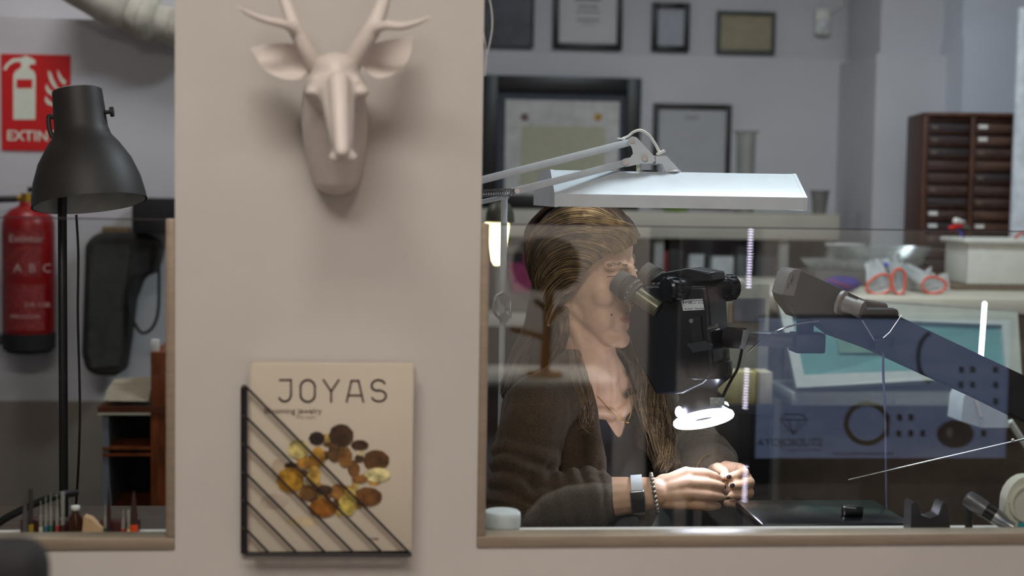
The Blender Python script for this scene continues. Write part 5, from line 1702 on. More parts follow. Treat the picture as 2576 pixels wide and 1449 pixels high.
MB().ell(fs(0.040, -0.070), (0.0022, 0.0022, 0.0020), HM, 10, 8).build('mole', mat('mole_brown', (92, 62, 50), 0.6), woman)
for s in (1, -1):
    br_ = MB()
    rg = random.Random(4)
    for i in range(70):
        u = rg.random()
        a_ = fs(s * (0.014 + 0.036 * u), 0.021 + 0.006 * math.sin(u * 2.6) + rg.uniform(-.0022, .0022), 0.0002)
        br_.tube([a_, a_ + hr * (s * 0.006) + hu * rg.uniform(0, .002) + hf * 0.0006], [0.0005, 0.0002], 4)
    br_.build('eyebrow', mat('brow_brown', (104, 76, 54), 0.8), woman)
    MB().ell(fs(s * 0.032, 0.0, -0.0085), (0.0112, 0.0105, 0.0052), HM, 18, 12).build('eye', mat('eye_white', (196, 190, 184), 0.2, var=0.02), woman)
    MB().tube([fs(s * (0.032 + 0.0135 * math.cos(a_ * math.pi / 8)), 0.0005 + 0.0056 * math.sin(a_ * math.pi / 8), 0.0003) for a_ in range(9)], 0.0009, 6).build('eyelid_line', mat('lash_brown', (70, 50, 42), 0.8), woman)

# black top
mt_ = MB()
torso(mt_, 0.004)
me = fuse(mt_, 0.005, 4)


def top_cut(p):
    q = tinv(p)
    if q.z < -0.60:
        return True
    if q.y > -0.02:
        return q.z > -0.078 + 0.50 * abs(q.x) - 0.02 * math.cos(min(abs(q.x) / 0.07, 1) * 3.14)
    return q.z > -0.07


cull(me, top_cut)
place(me, 'black_top', M_TOP, woman)

# cardigan
ca = MB()
torso(ca, 0.014)
arm(ca, 0.017, (0.54, 0.88))
for s in (1, -1):  # lapel rolls along the front opening
    lp_ = [tl(s * 0.055, 0.015, 0.012), tl(s * 0.080, 0.055, -0.04), tl(s * 0.094, 0.108, -0.13), tl(s * 0.100, 0.135, -0.21), tl(s * 0.098, 0.110, -0.32), tl(s * 0.098, 0.102, -0.45)]
    pp = smoothpath(lp_, 5)
    for i in range(len(pp) - 1):
        ca.cap(pp[i], pp[i + 1], 0.016, 0.016, 10)
me = fuse(ca, 0.0045, 4)


def card_cut(p):
    q = tinv(p)
    if q.z > -0.02 and math.hypot(q.x, q.y - 0.01) < 0.062:
        return True
    if q.y > 0.0 and q.z > -0.62:
        return abs(q.x) < 0.072 + 0.03 * max(0, -q.z)
    return False


cull(me, card_cut)
me.update()
# gathered folds on the sleeves
co = [v.co.copy() for v in me.vertices]
no = [v.normal.copy() for v in me.vertices]
segs = [(SHN, ELN, 0.30, 1.05, 0.034, 0.0068), (ELN, ELN * 0.4 + WRN * 0.6, 0.0, 1.1, 0.032, 0.0050), (SHF, ELF, 0.3, 1.1, 0.03, 0.004), (ELF, ELF * 0.1 + WRF * 0.9, 0.0, 1.02, 0.020, 0.0085)]
for i, p in enumerate(co):
    d = 0.0
    for a, b, t0, t1, lam, amp in segs:
        ab = b - a
        L = ab.length
        u = (p - a).dot(ab) / (L * L)
        if t0 < u < t1:
            q = a + ab * u
            dist = (p - q).length
            if dist < 0.085:
                ang = noise.noise(p * 9) * 3.0 + 0.9 * math.sin((p - q).z * 30)
                w = min(1, (u - t0) / 0.25) * min(1, max(0, (0.085 - dist) / 0.02))
                d += amp * w * (1.5 * abs(math.sin(math.pi * u * L / lam + ang * 0.5)) - 0.9)
    d += 0.006 * noise.noise(p * 22)
    me.vertices[i].co = p + no[i] * d
o = place(me, 'cardigan', M_KNIT, woman)
sd = o.modifiers.new('thick', 'SOLIDIFY')
sd.thickness = 0.005
sd.offset = -1
# trousers, shoes
tr_ = MB()
tr_.ell(PEL, (0.172, 0.132, 0.135), TM)
for s in (1, -1):
    hip = PEL + TR * (s * 0.085) - ZV * 0.04
    knee = hip + TF * 0.40 + TR * (s * 0.03) + ZV * 0.06
    ank = Vector((knee.x - TF.x * 0.05, knee.y - TF.y * 0.05, 0.09))
    tr_.cap(hip, knee, 0.082, 0.060)
    tr_.cap(knee, ank, 0.056, 0.040)
place(fuse(tr_, 0.008, 4), 'trousers', M_DENIM, woman)
for s in (1, -1):
    hip = PEL + TR * (s * 0.085) - ZV * 0.04
    knee = hip + TF * 0.40 + TR * (s * 0.03)
    an = Vector((knee.x - TF.x * 0.05, knee.y - TF.y * 0.05, 0.045))
    sh = MB().ell(an + TF * 0.06, (0.042, 0.125, 0.045), Matrix((TR, TF, ZV)).transposed())
    for v in sh.v:
        v.z = max(v.z, 0.001)
    sh.build('shoe', M_BLACKM, woman)

# hair: scalp cap and flowing locks
cp = MB().ell(hl_(0, -0.016, 0.036), (0.0795, 0.1005, 0.0945), HM, 48, 32)
cp.ell(hl_(0, -0.055, -0.03), (0.066, 0.055, 0.085), HM, 36, 24)
me = fuse(cp, 0.004, 3)


def hairline(p):
    c = HM.transposed() @ (p - HO)
    if c.z > 0.062 - 4.0 * c.x * c.x:
        return False
    return c.y > 0.050 - (0.064 - c.z) * 0.62


cull(me, hairline)
place(me, 'hair_cap', mat('hair_base', (70, 55, 42), 0.55, var=0.4, scale=30, stretch=(60, 8, 60)), woman)
M_HAIRS = [mat('hair_gold', (172, 144, 100), 0.38, var=0.2, scale=60, spec=0.6), mat('hair_honey', (122, 98, 70), 0.4, var=0.2, scale=60, spec=0.6), mat('hair_brown', (68, 53, 40), 0.45, var=0.2, scale=60)]


def lock(name, m, guides, n, spread, r0, seed, curl=0.0):
    """n strands that wander between neighbouring guide paths"""
    rg = random.Random(seed)
    g = [smoothpath(q, 5) for q in guides]
    L = len(g[0])
    mb = MB()
    for k in range(n):
        u = rg.random() * (len(g) - 1)
        i = min(int(u), len(g) - 2)
        f = u - i
        j1, j2 = rg.gauss(0, 1), rg.gauss(0, 1)
        ph, cr = rg.random() * 6.28, rg.random() * curl
        end = rg.uniform(0.72, 1.0) if rg.random() < 0.6 else 1.0
        pts = []
        for t_ in range(L):
            if t_ / (L - 1) > end:
                break
            b = g[i][t_] * (1 - f) + g[i + 1][t_] * f
            s = spread * (0.25 + 0.75 * t_ / (L - 1))
            b = b + Vector((j1, j2 * 0.6, rg.gauss(0, 0.06))) * s
            b += Vector((math.sin(ph + t_ * 0.55), math.cos(ph + t_ * 0.55), 0)) * (cr * t_ / (L - 1))
            pts.append(b)
        if len(pts) < 3:
            continue
        rad = [r0 * (1 - 0.75 * (t_ / (len(pts) - 1)) ** 3) for t_ in range(len(pts))]
        mb.tube(pts, rad, 4, False)
    return mb.build(name, m, woman, angle=80)


def hs(az, el, k=1.0):
    """point on the hair cap: az from forehead (0) towards her right (90) and back (180), el up"""
    a, e = math.radians(az), math.radians(el)
    return hl_(0.0805 * k * math.sin(a) * math.cos(e), -0.016 + 0.106 * k * math.cos(a) * math.cos(e), 0.036 + 0.0960 * k * math.sin(e))


# from the hairline back over the near side of the head and down behind the shoulder
tail = [[P(1354, 770, .68), P(1340, 845, .69), P(1290, 910, .70), P(1250, 985, .72)], [P(1382, 775, .65), P(1364, 855, .67), P(1318, 925, .69), P(1280, 1000, .72)],
        [P(1412, 785, .61), P(1398, 865, .64), P(1360, 940, .68), P(1322, 1020, .72)], [P(1430, 805, .58), P(1424, 880, .61), P(1400, 950, .66), P(1366, 1025, .72)]]
nearA = [[hs(2, 19, 1.0), hs(10, 40, 1.03), hs(40, 68, 1.03), hs(110, 58, 1.04), hs(134, 24, 1.05), hs(146, -12, 1.08)] + tail[0],
         [hs(18, 18, 1.0), hs(26, 36, 1.035), hs(58, 52, 1.04), hs(104, 42, 1.06), hs(126, 12, 1.06), hs(140, -22, 1.10)] + tail[1],
         [hs(32, 13, 1.0), hs(40, 26, 1.035), hs(68, 36, 1.045), hs(102, 24, 1.07), hs(122, -4, 1.07), hs(136, -34, 1.14)] + tail[1],
         [hs(44, 6, 1.0), hs(52, 16, 1.05), hs(76, 20, 1.06), hs(102, 6, 1.07), hs(118, -18, 1.09), hs(132, -40, 1.18)] + tail[2],
         [hs(56, -2, 1.0), hs(64, 4, 1.04), hs(82, 4, 1.06), hs(102, -10, 1.08), hs(118, -34, 1.16)] + [P(1405, 740, .60)] + tail[2],
         [hs(64, -12, 1.0), hs(72, -10, 1.05), hs(88, -14, 1.07), hs(104, -28, 1.14), hs(116, -42, 1.26)] + [P(1408, 755, .595)] + tail[3],
         [hs(70, -24, 1.03), hs(78, -22, 1.08), hs(90, -28, 1.11), hs(104, -40, 1.24), hs(112, -50, 1.38)] + [P(1418, 768, .58)] + tail[3],
         [hs(76, -36, 1.05), hs(84, -36, 1.10), hs(94, -42, 1.20), hs(104, -50, 1.36), hs(112, -58, 1.56)] + [P(1426, 780, .575)] + tail[3]]
lock('hair_lock', M_HAIRS[0], nearA, 300, 0.0024, 0.0007, 21, 0.004)
lock('hair_lock', M_HAIRS[2], nearA, 420, 0.0026, 0.0008, 29, 0.004)
lock('hair_lock', M_HAIRS[1], nearA, 640, 0.0026, 0.0007, 22, 0.003)
# fuller mass under the loose strands
hm_ = MB()
for chain in ([(1418, 660, .66, .052), (1396, 740, .665, .050), (1376, 830, .675, .046), (1336, 905, .70, .044), (1300, 980, .725, .036), (1290, 1040, .74, .015)],
              [(1440, 720, .69, .05), (1430, 810, .69, .046), (1410, 890, .70, .042), (1380, 960, .715, .036), (1360, 1030, .73, .016)],
              [(1560, 760, .70, .020), (1588, 840, .715, .024), (1612, 910, .70, .026), (1638, 980, .675, .026), (1652, 1060, .645, .024), (1668, 1130, .605, .012)]):
    for q0, q1 in zip(chain[:-1], chain[1:]):
        hm_.cap(P(*q0[:3]), P(*q1[:3]), q0[3], q1[3])
place(fuse(hm_, 0.005, 4), 'hair_mass', MATS['hair_base'], woman)
# front roll that hides the hairline
fringe = [[hs(-28, 20, 1.0), hs(-22, 27, 1.03), hs(0, 36, 1.045), hs(22, 44, 1.045), hs(52, 50, 1.045)],
          [hs(-5, 15, 1.0), hs(0, 23, 1.035), hs(14, 33, 1.055), hs(38, 40, 1.055), hs(66, 42, 1.05)],
          [hs(16, 12, 1.0), hs(22, 20, 1.03), hs(34, 28, 1.05), hs(54, 30, 1.055), hs(80, 28, 1.055)],
          [hs(36, 5, 1.0), hs(44, 12, 1.05), hs(56, 17, 1.07), hs(72, 18, 1.07), hs(92, 12, 1.07)]]
lock('hair_lock', M_HAIRS[0], fringe, 240, 0.0022, 0.0007, 41, 0.002)
lock('hair_lock', M_HAIRS[1], fringe, 200, 0.0026, 0.0007, 42, 0.003)
# crown and back of the head
backB = [[hs(10, 30, 1.03), hs(40, 66, 1.04), hs(90, 80, 1.04), hs(150, 62, 1.04), hs(160, 30, 1.04), hs(160, 0, 1.05), P(1352, 740, .66), P(1338, 830, .65), P(1290, 910, .62), P(1262, 990, .60)],
         [hs(-8, 28, 1.03), hs(-40, 72, 1.04), hs(-150, 84, 1.04), hs(-175, 60, 1.04), hs(180, 25, 1.04), hs(180, -8, 1.06), P(1385, 760, .72), P(1372, 850, .70), P(1340, 930, .68), P(1310, 1010, .66)],
         [hs(-22, 22, 1.02), hs(-40, 50, 1.03), hs(-90, 68, 1.03), hs(-130, 48, 1.03), hs(-150, 20, 1.04), hs(-155, -10, 1.06), P(1440, 780, .76), P(1440, 860, .74), P(1440, 930, .72), P(1430, 1000, .70)]]
lock('hair_lock', M_HAIRS[2], backB, 520, 0.0040, 0.0009, 23, 0.004)
lock('hair_lock', M_HAIRS[1], backB, 200, 0.0040, 0.0007, 24, 0.004)
# far side, falling in front of the far shoulder
farC = [[hs(-25, 18, 1.02), hs(-50, 40, 1.04), hs(-90, 20, 1.05), hs(-100, -20, 1.08), P(1585, 830, .71), P(1600, 890, .69), P(1628, 960, .66), P(1642, 1040, .62), P(1672, 1130, .58), P(1700, 1165, .56)],
        [hs(-35, 20, 1.02), hs(-60, 18, 1.05), hs(-88, 0, 1.06), P(1606, 800, .71), P(1612, 860, .69), P(1634, 920, .67), P(1662, 990, .65), P(1676, 1060, .63), P(1682, 1120, .60), P(1668, 1190, .56)],
        [hs(-60, 30, 1.02), hs(-80, 20, 1.05), hs(-110, 0, 1.06), hs(-115, -30, 1.1), P(1565, 850, .73), P(1578, 900, .70), P(1598, 965, .65), P(1612, 1030, .60), P(1640, 1100, .57), P(1660, 1160, .55)]]
lock('hair_lock', M_HAIRS[0], farC, 150, 0.0045, 0.0006, 25, 0.012)
lock('hair_lock', M_HAIRS[1], farC, 330, 0.0055, 0.0007, 26, 0.013)
lock('hair_lock', M_HAIRS[2], farC, 260, 0.0060, 0.0008, 27, 0.013)
# thin curls over the near collarbone
curlD = [[P(1430, 880, .52), P(1436, 940, .47), P(1450, 1000, .43), P(1462, 1050, .42), P(1470, 1085, .42), P(1505, 1104, .42)],
         [P(1445, 880, .52), P(1462, 940, .47), P(1478, 1000, .43), P(1485, 1040, .42), P(1478, 1070, .42), P(1452, 1075, .42)],
         [P(1460, 880, .54), P(1480, 940, .49), P(1494, 990, .45), P(1492, 1030, .44), P(1500, 1060, .44), P(1488, 1080, .44)]]
lock('hair_lock', M_HAIRS[1], curlD, 26, 0.0050, 0.0005, 28, 0.014)

# watch and bead bracelet on the near wrist
fd = (WRN - ELN).normalized()
wa = ELN + (WRN - ELN) * ((P(1604, 1240, .43) - ELN).dot(fd) / (WRN - ELN).length)
tw_ = thing('wrist_watch', 'smart watch with white strap on her near wrist', 'watch', wa - ZV * 0.03)
x_, y_, _ = basis(fd)
MB().lathe([(0.0335, -0.010), (0.0352, -0.010), (0.0352, 0.010), (0.0335, 0.010)], wa, fd, 44, close=True).build('strap', mat('strap_white', (206, 212, 216), 0.5), tw_)
out_ = (Vector((0, -1, 0)) - fd * fd.dot(Vector((0, -1, 0)))).normalized()
out_ = (out_ - ZV * 0.12).normalized()
sdv = fd.cross(out_).normalized()
qm = Matrix((fd, sdv, out_)).transposed()
MB().box(wa + out_ * 0.0362, (0.026, 0.042, 0.008), 0.0035, qm, 3).build('case', M_STEEL, tw_)
MB().box(wa + out_ * 0.0402, (0.022, 0.038, 0.003), 0.0012, qm).build('screen', M_BLACKG, tw_)
ba = wa + fd * 0.030
tb_ = thing('bead_bracelet', 'silver bead bracelet next to the watch', 'bracelet', ba - ZV * 0.03)
tiltb = (fd + Vector((0.05, 0, 0.10))).normalized()
x_, y_, _ = basis(tiltb)
for i in range(26):
    a_ = 2 * math.pi * i / 26
    MB().ell(ba + (x_ * math.cos(a_) + y_ * math.sin(a_)) * 0.0345, 0.0040, seg=12, rings=8).build('bead', mat('bead_silver', (168, 164, 152), 0.25, 0.8), tb_)
ja = P(1823, 1208, .478)
tj = thing('gold_ring', 'tiny gold ring pinched between her fingertips', 'ring', ja)
MB().torus(ja, (0.3, 1, 0.2), 0.006, 0.0010, 28, 8).build('ring_band', M_BRASS, tj)
MB().ell(ja + Vector((0, 0, 0.007)), 0.0022, seg=8, rings=5).build('stone', mat('gem', (180, 160, 220), 0.05), tj)
MB().torus(P(1788, 1184, .585), (WRF - ELF).normalized() + Vector((.25, 0, .1)), 0.031, 0.0008, 40, 6).build('thin_bangle', M_BRASS, None)
bg_ = bpy.data.objects['thin_bangle']
tag(bg_, 'thin gold bangle on her far wrist', 'bracelet')
tn = MB()
tn.tube(smoothpath([tl(0.05, 0.045, -0.02), tl(0.03, 0.075, -0.045), tl(0.0, 0.088, -0.06), tl(-0.03, 0.075, -0.045), tl(-0.05, 0.045, -0.02)], 8), 0.0008, 6)
o = tag(tn.build('necklace', M_BRASS), 'fine gold necklace at her collarbone', 'necklace')
MB().ell(tl(0.0, 0.091, -0.062), (0.004, 0.002, 0.002), seg=10, rings=6).build('pendant', M_BRASS, o)

# stool
zs_ = PEL.z - 0.165
t = thing('stool', 'round black work stool under the seated woman', 'stool', (PEL.x, PEL.y, 0))
MB().lathe([(0.0001, zs_ - 0.05), (0.17, zs_ - 0.05), (0.18, zs_ - 0.03), (0.175, zs_), (0.0001, zs_ + 0.005)], (PEL.x, PEL.y, 0), seg=36).build('seat', M_BLACKM, t)
MB().cyl((PEL.x, PEL.y, 0.04), (PEL.x, PEL.y, zs_ - 0.05), 0.025).build('post', M_STEEL, t)
for i in range(5):
    a_ = i * 2 * math.pi / 5
    MB().tube([(PEL.x, PEL.y, 0.06), (PEL.x + 0.25 * math.cos(a_), PEL.y + 0.25 * math.sin(a_), 0.015)], [0.018, 0.014]).build('leg', M_STEEL, t)

# ================================================================== visitors' side, seen mirrored in the panes
# monitor on a desk, screen towards the glass
dm_ = 1.30
a, b = R(1897, 790, dm_), R(2538, 1205, dm_)
mx0, mx1, mz0, mz1 = a.x, b.x, b.z, a.z
t = thing('monitor', 'computer monitor with a blue desktop, mirrored in the right pane', 'monitor', ((mx0 + mx1) / 2, -dm_, 0.0))
MB().span((mx0, -dm_ - 0.03, mz0), (mx1, -dm_, mz1), 0.004).build('case', M_BLACK, t)
s0, s1 = R(1909, 800, dm_), R(2528, 1152, dm_)
sx0, sx1, sz0, sz1 = s0.x, s1.x, s1.z, s0.z


def screen_mat():
    m = bpy.data.materials.new('screen_glow')
    m.use_nodes = True
    nt = m.node_tree
    b_ = nt.nodes['Principled BSDF']
    tc = nt.nodes.new('ShaderNodeTexCoord')
    n = nt.nodes.new('ShaderNodeTexNoise')
    n.inputs['Scale'].default_value = 5.0
    mp = nt.nodes.new('ShaderNodeMapping')
    mp.inputs['Scale'].default_value = (1, 1, 5)
    nt.links.new(tc.outputs['Object'], mp.inputs['Vector'])
    nt.links.new(mp.outputs['Vector'], n.inputs['Vector'])
    r = nt.nodes.new('ShaderNodeValToRGB')
    r.color_ramp.elements[0].position, r.color_ramp.elements[1].position = 0.3, 0.7
    r.color_ramp.elements[0].color = (*lin((132, 152, 200)), 1)
    r.color_ramp.elements[1].color = (*lin((156, 172, 212)), 1)
    nt.links.new(n.outputs['Fac'], r.inputs['Fac'])
    nt.links.new(r.outputs['Color'], b_.inputs['Emission Color'])
    b_.inputs['Emission Strength'].default_value = SCREEN
    b_.inputs['Base Color'].default_value = (0.01, 0.01, 0.015, 1)
    return m


SCREEN = 1.7
ysc = -dm_ + 0.0008
sc_ = MB().span((sx0, -dm_ - 0.002, sz0), (sx1, ysc, sz1)).build('screen', screen_mat(), t, smooth=False)


def R2(px, py):
    p = R(px, py, dm_)
    p.y = ysc + 0.0006
    return p


def scr(name, pts, rgb, e=0.0, lift=0.0):
    mm_ = mat('scr_%d_%d_%d' % rgb, rgb, 0.5, var=0.0, emit=e)
    MB().prism([R2(*q) + Vector((0, lift, 0)) for q in pts], (0, 0.0004, 0)).build(name, mm_, sc_, smooth=False)


def ringpts(cx, cy, rx, ry, n=28):
    return [(cx + rx * math.cos(2 * math.pi * i / n), cy + ry * math.sin(2 * math.pi * i / n)) for i in range(n)]


# ring pictures on the wallpaper
gm = MB()
gm.tube([R2(2180 + 52 * math.cos(a_), 1065 + 50 * math.sin(a_)) for a_ in [i * 2 * math.pi / 40 for i in range(41)]], 0.0062, 8, False)
for v in gm.v:
    v.y = ysc + 0.0006 + (v.y - ysc - 0.0006) * 0.06
gm.build('ring_picture', mat('scr_gold', (110, 98, 70), 0.5, emit=0.6), sc_)
gm = MB()
gm.tube([R2(2345 + 36 * math.cos(a_), 900 + 62 * math.sin(a_)) for a_ in [math.pi * 0.55 + i * math.pi * 0.9 / 20 for i in range(21)]], 0.0055, 8)
for v in gm.v:
    v.y = ysc + 0.0006 + (v.y - ysc - 0.0006) * 0.06
gm.build('ring_picture', mat('scr_dark', (40, 44, 60), 0.5, emit=0.3), sc_)
scr('stone_picture', ringpts(2402, 1092, 47, 35), (76, 68, 74), 0.7)
scr('stone_glint', ringpts(2388, 1088, 8, 12), (130, 134, 126), 1.2, 0.0004)
for px, py in [(2232, 1050), (2262, 1050), (2291, 1050), (2230, 1090), (2260, 1090), (2290, 1090), (2320, 1090), (2418, 930), (2446, 930), (2416, 968), (2446, 968), (2504, 930), (2504, 968), (2474, 1090), (2504, 1010)]:
    scr('desktop_icon', [(px - 6, py - 8), (px + 6, py - 8), (px + 6, py + 8), (px - 6, py + 8)], (52, 50, 60), 0.3)
for i in range(14):
    scr('taskbar_icon', [(2095 + i * 11, 1138), (2101 + i * 11, 1138), (2101 + i * 11, 1145), (2095 + i * 11, 1145)], ((70, 90, 160), (40, 44, 52), (80, 84, 150), (60, 120, 110))[i % 4], 0.6)
# diamond outline and name; they read normally on the screen, reversed in the pane
dl = mat('scr_line', (44, 50, 78), 0.5, emit=0.3)
ln_ = MB()
for q0, q1 in (((1976, 1042), (2016, 1042)), ((1976, 1042), (1962, 1056)), ((2016, 1042), (2030, 1056)), ((1962, 1056), (2030, 1056)), ((1962, 1056), (1996, 1092)), ((2030, 1056), (1996, 1092)), ((1982, 1056), (1996, 1092)), ((2010, 1056), (1996, 1092))):
    ln_.tube([R2(*q0), R2(*q1)], 0.0013, 5)
for v in ln_.v:
    v.y = ysc + 0.0006 + (v.y - ysc - 0.0006) * 0.2
ln_.build('diamond_logo', dl, sc_)
text('STUDIOJOYA', 0.0275, R2(2068, 1122), dl, sc_, 'screen_lettering', facing=1, offset=0.0002)
text('jewellery workshop', 0.0105, R2(2064, 1134), dl, sc_, 'screen_lettering', facing=1)
xm = (mx0 + mx1) / 2
zd = R(2200, 1290, dm_).z
MB().span((xm - 0.035, -dm_ - 0.06, zd + 0.01), (xm + 0.035, -dm_ - 0.02, mz0 + 0.12), 0.004).build('stand_neck', M_BLACK, t)
MB().prism([(xm - 0.18, -dm_ - 0.14, zd), (xm + 0.18, -dm_ - 0.14, zd), (xm + 0.12, -dm_ + 0.06, zd), (xm - 0.12, -dm_ + 0.06, zd)], (0, 0, 0.012)).build('stand_foot', M_BLACK, t)
t.location.z = zd
for ch in t.children:
    ch.location.z -= zd
t2 = thing('desk', 'dark visitors desk under the mirrored monitor', 'desk', (xm, -dm_, 0))
MB().span((mx0 - 0.10, -dm_ - 0.35, zd - 0.03), (mx1 + 0.35, -dm_ + 0.20, zd), 0.003).build('desk_top', mat('dark_desk', (42, 36, 34), 0.5, var=0.15), t2)
for x in (mx0 - 0.06, mx1 + 0.31):
    for y in (-dm_ - 0.31, -dm_ + 0.16):
        MB().box((x, y, (zd - 0.03) / 2), (0.05, 0.05, zd - 0.03), 0.003).build('leg', MATS['dark_desk'], t2)
# light strips of a display column
dl_ = 1.0
t = thing('led_column', 'column of small white light dots, mirrored beside the monitor', 'light strip', (R(1886, 1300, dl_).x, -dl_ - 0.01, 0))
M_LED = mat('led_white', (236, 226, 255), 0.5, var=0, emit=16.0)
for (pa, ya, pb, yb3) in ((1889, 572, 1883, 726), (1879, 924, 1874, 1030), (1876, 1170, 1872, 1264)):
    p0, p1 = R(pa, ya, dl_), R(pb, yb3, dl_)
    st = MB().tube([p0 + Vector((0, -0.006, 0.004)), p1 + Vector((0, -0.006, -0.004))], 0.006, 8).build('strip', mat('strip_grey', (96, 92, 100), 0.5), t)
    n = max(6, int((yb3 - ya) / 7))
    for i in range(n):
        p = p0 + (p1 - p0) * ((i + 0.5) / n)
        MB().ell(p, (0.0062, 0.0022, 0.0017), seg=8, rings=6).build('light_dot', M_LED, st)
pq = R(1889, 560, dl_)
MB().tube([(pq.x - 0.004, -dl_ - 0.018, 0.0), (pq.x - 0.002, -dl_ - 0.018, 1.6)], 0.008, 8).build('post', mat('post_grey', (70, 70, 74), 0.5), t)
MB().cyl((pq.x - 0.004, -dl_ - 0.018, 0), (pq.x - 0.004, -dl_ - 0.018, 0.015), 0.10).build('foot', M_BLACK, t)

# wooden chest with a tree stand and a round black hat
dc = 2.45
a, b = R(1120, 955, dc), R(1545, 1300, dc)
t = thing('chest_of_drawers', 'reddish wooden chest with a white top, mirrored over her chest', 'chest', ((a.x + b.x) / 2, -dc - 0.2, 0))
zt3 = R(1350, 958, dc).z
MB().span((a.x, -dc - 0.42, zt3 - 0.018), (b.x, -dc + 0.01, zt3), 0.003).build('top', M_WPLAST, t)
mred = mat('chest_wood', (104, 54, 32), 0.45, var=0.3, scale=5, stretch=(2, 12, 12))
MB().span((a.x + 0.01, -dc - 0.41, 0.06), (b.x - 0.01, -dc - 0.004, zt3 - 0.018)).build('carcass', mred, t)
for i in range(4):
    zz0 = 0.09 + i * (zt3 - 0.14) / 4
    d_ = MB().span((a.x + 0.025, -dc - 0.01, zz0), (b.x - 0.025, -dc + 0.008, zz0 + (zt3 - 0.14) / 4 - 0.012), 0.003).build('drawer', mred, t)
    MB().cyl(((a.x + b.x) / 2, -dc + 0.008, zz0 + 0.07), ((a.x + b.x) / 2, -dc + 0.03, zz0 + 0.07), 0.012, seg=14).build('knob', M_BRASS, d_)
for x in (a.x + 0.04, b.x - 0.04):
    for y in (-dc - 0.38, -dc - 0.04):
        MB().cyl((x, y, 0), (x, y, 0.06), 0.02).build('foot', mred, t)
ty = dc + 0.12
t = thing('tree_stand', 'orange wooden branch stand on the chest, mirrored by her hair', 'stand', (R(1372, 930, ty).x, -ty, zt3))
tp = R(1384, 700, ty)
bs = R(1370, 930, ty)
bs.z = zt3 + 0.01
MB().tube([bs, R(1376, 830, ty), tp], [0.017, 0.016, 0.015], 12).build('trunk', M_OAK, t)
MB().tube([R(1377, 852, ty), R(1330, 838, ty), R(1284, 828, ty)], [0.011, 0.010, 0.008], 10).build('branch', M_OAK, t)
MB().tube([R(1376, 815, ty), R(1398, 790, ty), R(1414, 770, ty)], [0.011, 0.010, 0.010], 10).build('branch', M_OAK, t)
MB().tube([R(1380, 785, ty), R(1362, 768, ty), R(1344, 755, ty)], [0.011, 0.010, 0.009], 10).build('branch', M_OAK, t)
MB().cyl((bs.x, -ty, zt3), (bs.x, -ty, zt3 + 0.012), 0.06, seg=24).build('base', M_OAK, t)
hc_ = R(1374, 665, ty)
t = thing('round_hat', 'round black hat on the branch stand, mirrored over her hair', 'hat', hc_ - Vector((0, 0, 0.09)))
kh = (ty + 2.05) / FPX
MB().lathe([(0.0001, -70 * kh), (50 * kh, -64 * kh), (78 * kh, -44 * kh), (88 * kh, -8 * kh), (82 * kh, 30 * kh), (60 * kh, 58 * kh), (28 * kh, 68 * kh), (0.0001, 70 * kh)], hc_, seg=40).build('crown', M_BLACKM, t)
MB().torus(hc_ - Vector((0, 0, 8 * kh)), (0, 0, 1), 87 * kh, 0.005, 40, 8).build('band', M_BLACK, t)
# dark display post and tall cabinet
dp = 2.3
a, b = R(1650, 560, dp), R(1712, 560, dp)
t = thing('display_post', 'dark square post, mirrored across the microscope', 'post', ((a.x + b.x) / 2, -dp - 0.05, 0))
MB().span((a.x, -dp - 0.10, 0.03), (b.x, -dp, 2.2), 0.003).build('post_shaft', M_BLACKM, t)
MB().span((a.x - 0.05, -dp - 0.15, 0), (b.x + 0.05, -dp + 0.05, 0.03), 0.003).build('post_foot', M_BLACKM, t)
dk = 2.9
a, b = R(1880, 900, dk), R(2620, 1300, dk)
t = thing('low_sideboard', 'dark low sideboard behind the mirrored monitor', 'sideboard', ((a.x + b.x) / 2, -dk - 0.2, 0))
MB().span((a.x, -dk - 0.45, 0.05), (b.x, -dk, R(2000, 900, dk).z), 0.004).build('sideboard_body', mat('sideboard_dark', (44, 38, 36), 0.6, var=0.15), t)
for x in (a.x + 0.05, b.x - 0.05):
    MB().box((x, -dk - 0.22, 0.025), (0.05, 0.4, 0.05), 0.002).build('plinth', M_BLACKM, t)
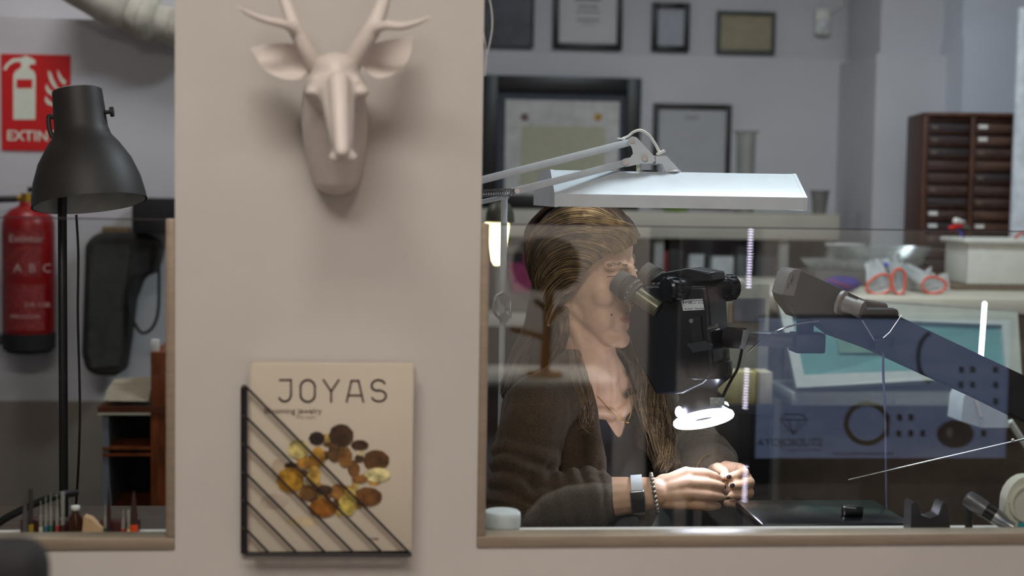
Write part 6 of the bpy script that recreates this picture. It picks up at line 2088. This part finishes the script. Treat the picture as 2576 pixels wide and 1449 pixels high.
# grey upholstered chair close to the glass
dg_ = 0.95
cc = R(1490, 1225, dg_)
t = thing('visitor_chair', 'grey upholstered visitor chair, mirrored low in the pane', 'chair', (cc.x, -dg_ - 0.2, 0))
mg = mat('grey_upholstery', (186, 180, 176), 0.9, var=0.08, bump=0.3, bscale=300)
pts = [(1300, 1420), (1318, 1310), (1368, 1258), (1430, 1232), (1500, 1224), (1580, 1228), (1640, 1250), (1690, 1310), (1712, 1420)]
bo = MB().prism([R(x_, y_, dg_) for x_, y_ in pts], (0, -0.06, 0)).build('backrest', mg, t)
bv = bo.modifiers.new('bevel', 'BEVEL')
bv.width, bv.segments = 0.018, 3
MB().box((cc.x, -dg_ - 0.27, 0.43), (0.42, 0.42, 0.08), 0.03, seg=3).build('seat', mg, t)
zq = R(1490, 1420, dg_).z
for s in (-1, 1):
    MB().tube([(cc.x + s * 0.15, -dg_ - 0.03, zq + 0.05), (cc.x + s * 0.16, -dg_ - 0.03, 0.0)], 0.014).build('leg', M_STEEL, t)
    MB().tube([(cc.x + s * 0.17, -dg_ - 0.45, 0.40), (cc.x + s * 0.18, -dg_ - 0.47, 0.0)], 0.014).build('leg', M_STEEL, t)

# dark board added on the visitors' wall to dim the pale reflection
dw = -YV - 0.02
a, b = R(1716, 520, dw), R(1905, 905, dw)
t = thing('added_dark_board', 'dark grey board added on the far visitors wall, dims the reflection over the microscope', 'board', ((a.x + b.x) / 2, -dw, b.z))
MB().span((a.x, -dw - 0.018, b.z), (b.x, -dw, a.z), 0.003).build('board_face', mat('dark_board_grey', (72, 70, 74), 0.8, var=0.25, scale=7), t)
for i, (px, py, w_, h_) in enumerate(((1760, 600, 34, 50), (1830, 640, 40, 46), (1770, 720, 44, 40), (1850, 780, 36, 50))):
    c0_, c1_ = R(px, py, dw), R(px + w_, py + h_, dw)
    MB().span((c0_.x, -dw, c1_.z), (c1_.x, -dw + 0.002, c0_.z)).build('pinned_sheet', mat('pinned_%d' % i, (110 + 10 * i, 112, 120 - 6 * i), 0.8), t)

# unseen dark shelving added to dim the left pane's pale reflection
db = 3.25
a, b = R(-260, 500, db), R(405, 1300, db)
ztb = 1.60
t = thing('added_shelving', 'tall dark brown shelving, added to darken the left pane reflection', 'added_shelving', ((a.x + b.x) / 2, -db - 0.15, 0))
mbk = mat('shelving_brown', (46, 34, 28), 0.6, var=0.25, scale=5, stretch=(2, 12, 12))
MB().span((a.x, -db - 0.32, 0), (b.x, -db - 0.30, ztb)).build('back_panel', mbk, t)
for x in (a.x, (a.x + b.x) / 2, b.x - 0.025):
    MB().span((x, -db - 0.30, 0), (x + 0.025, -db, ztb)).build('side', mbk, t)
for i in range(6):
    z = 0.02 + i * (ztb - 0.045) / 5
    MB().span((a.x + 0.025, -db - 0.30, z), (b.x - 0.025, -db - 0.004, z + 0.025)).build('shelf', mbk, t)

for m_ in bpy.data.materials:
    if m_.name.startswith(('scr_', 'led_', 'panel_diffuser')):
        m_.cycles.emission_sampling = 'NONE'
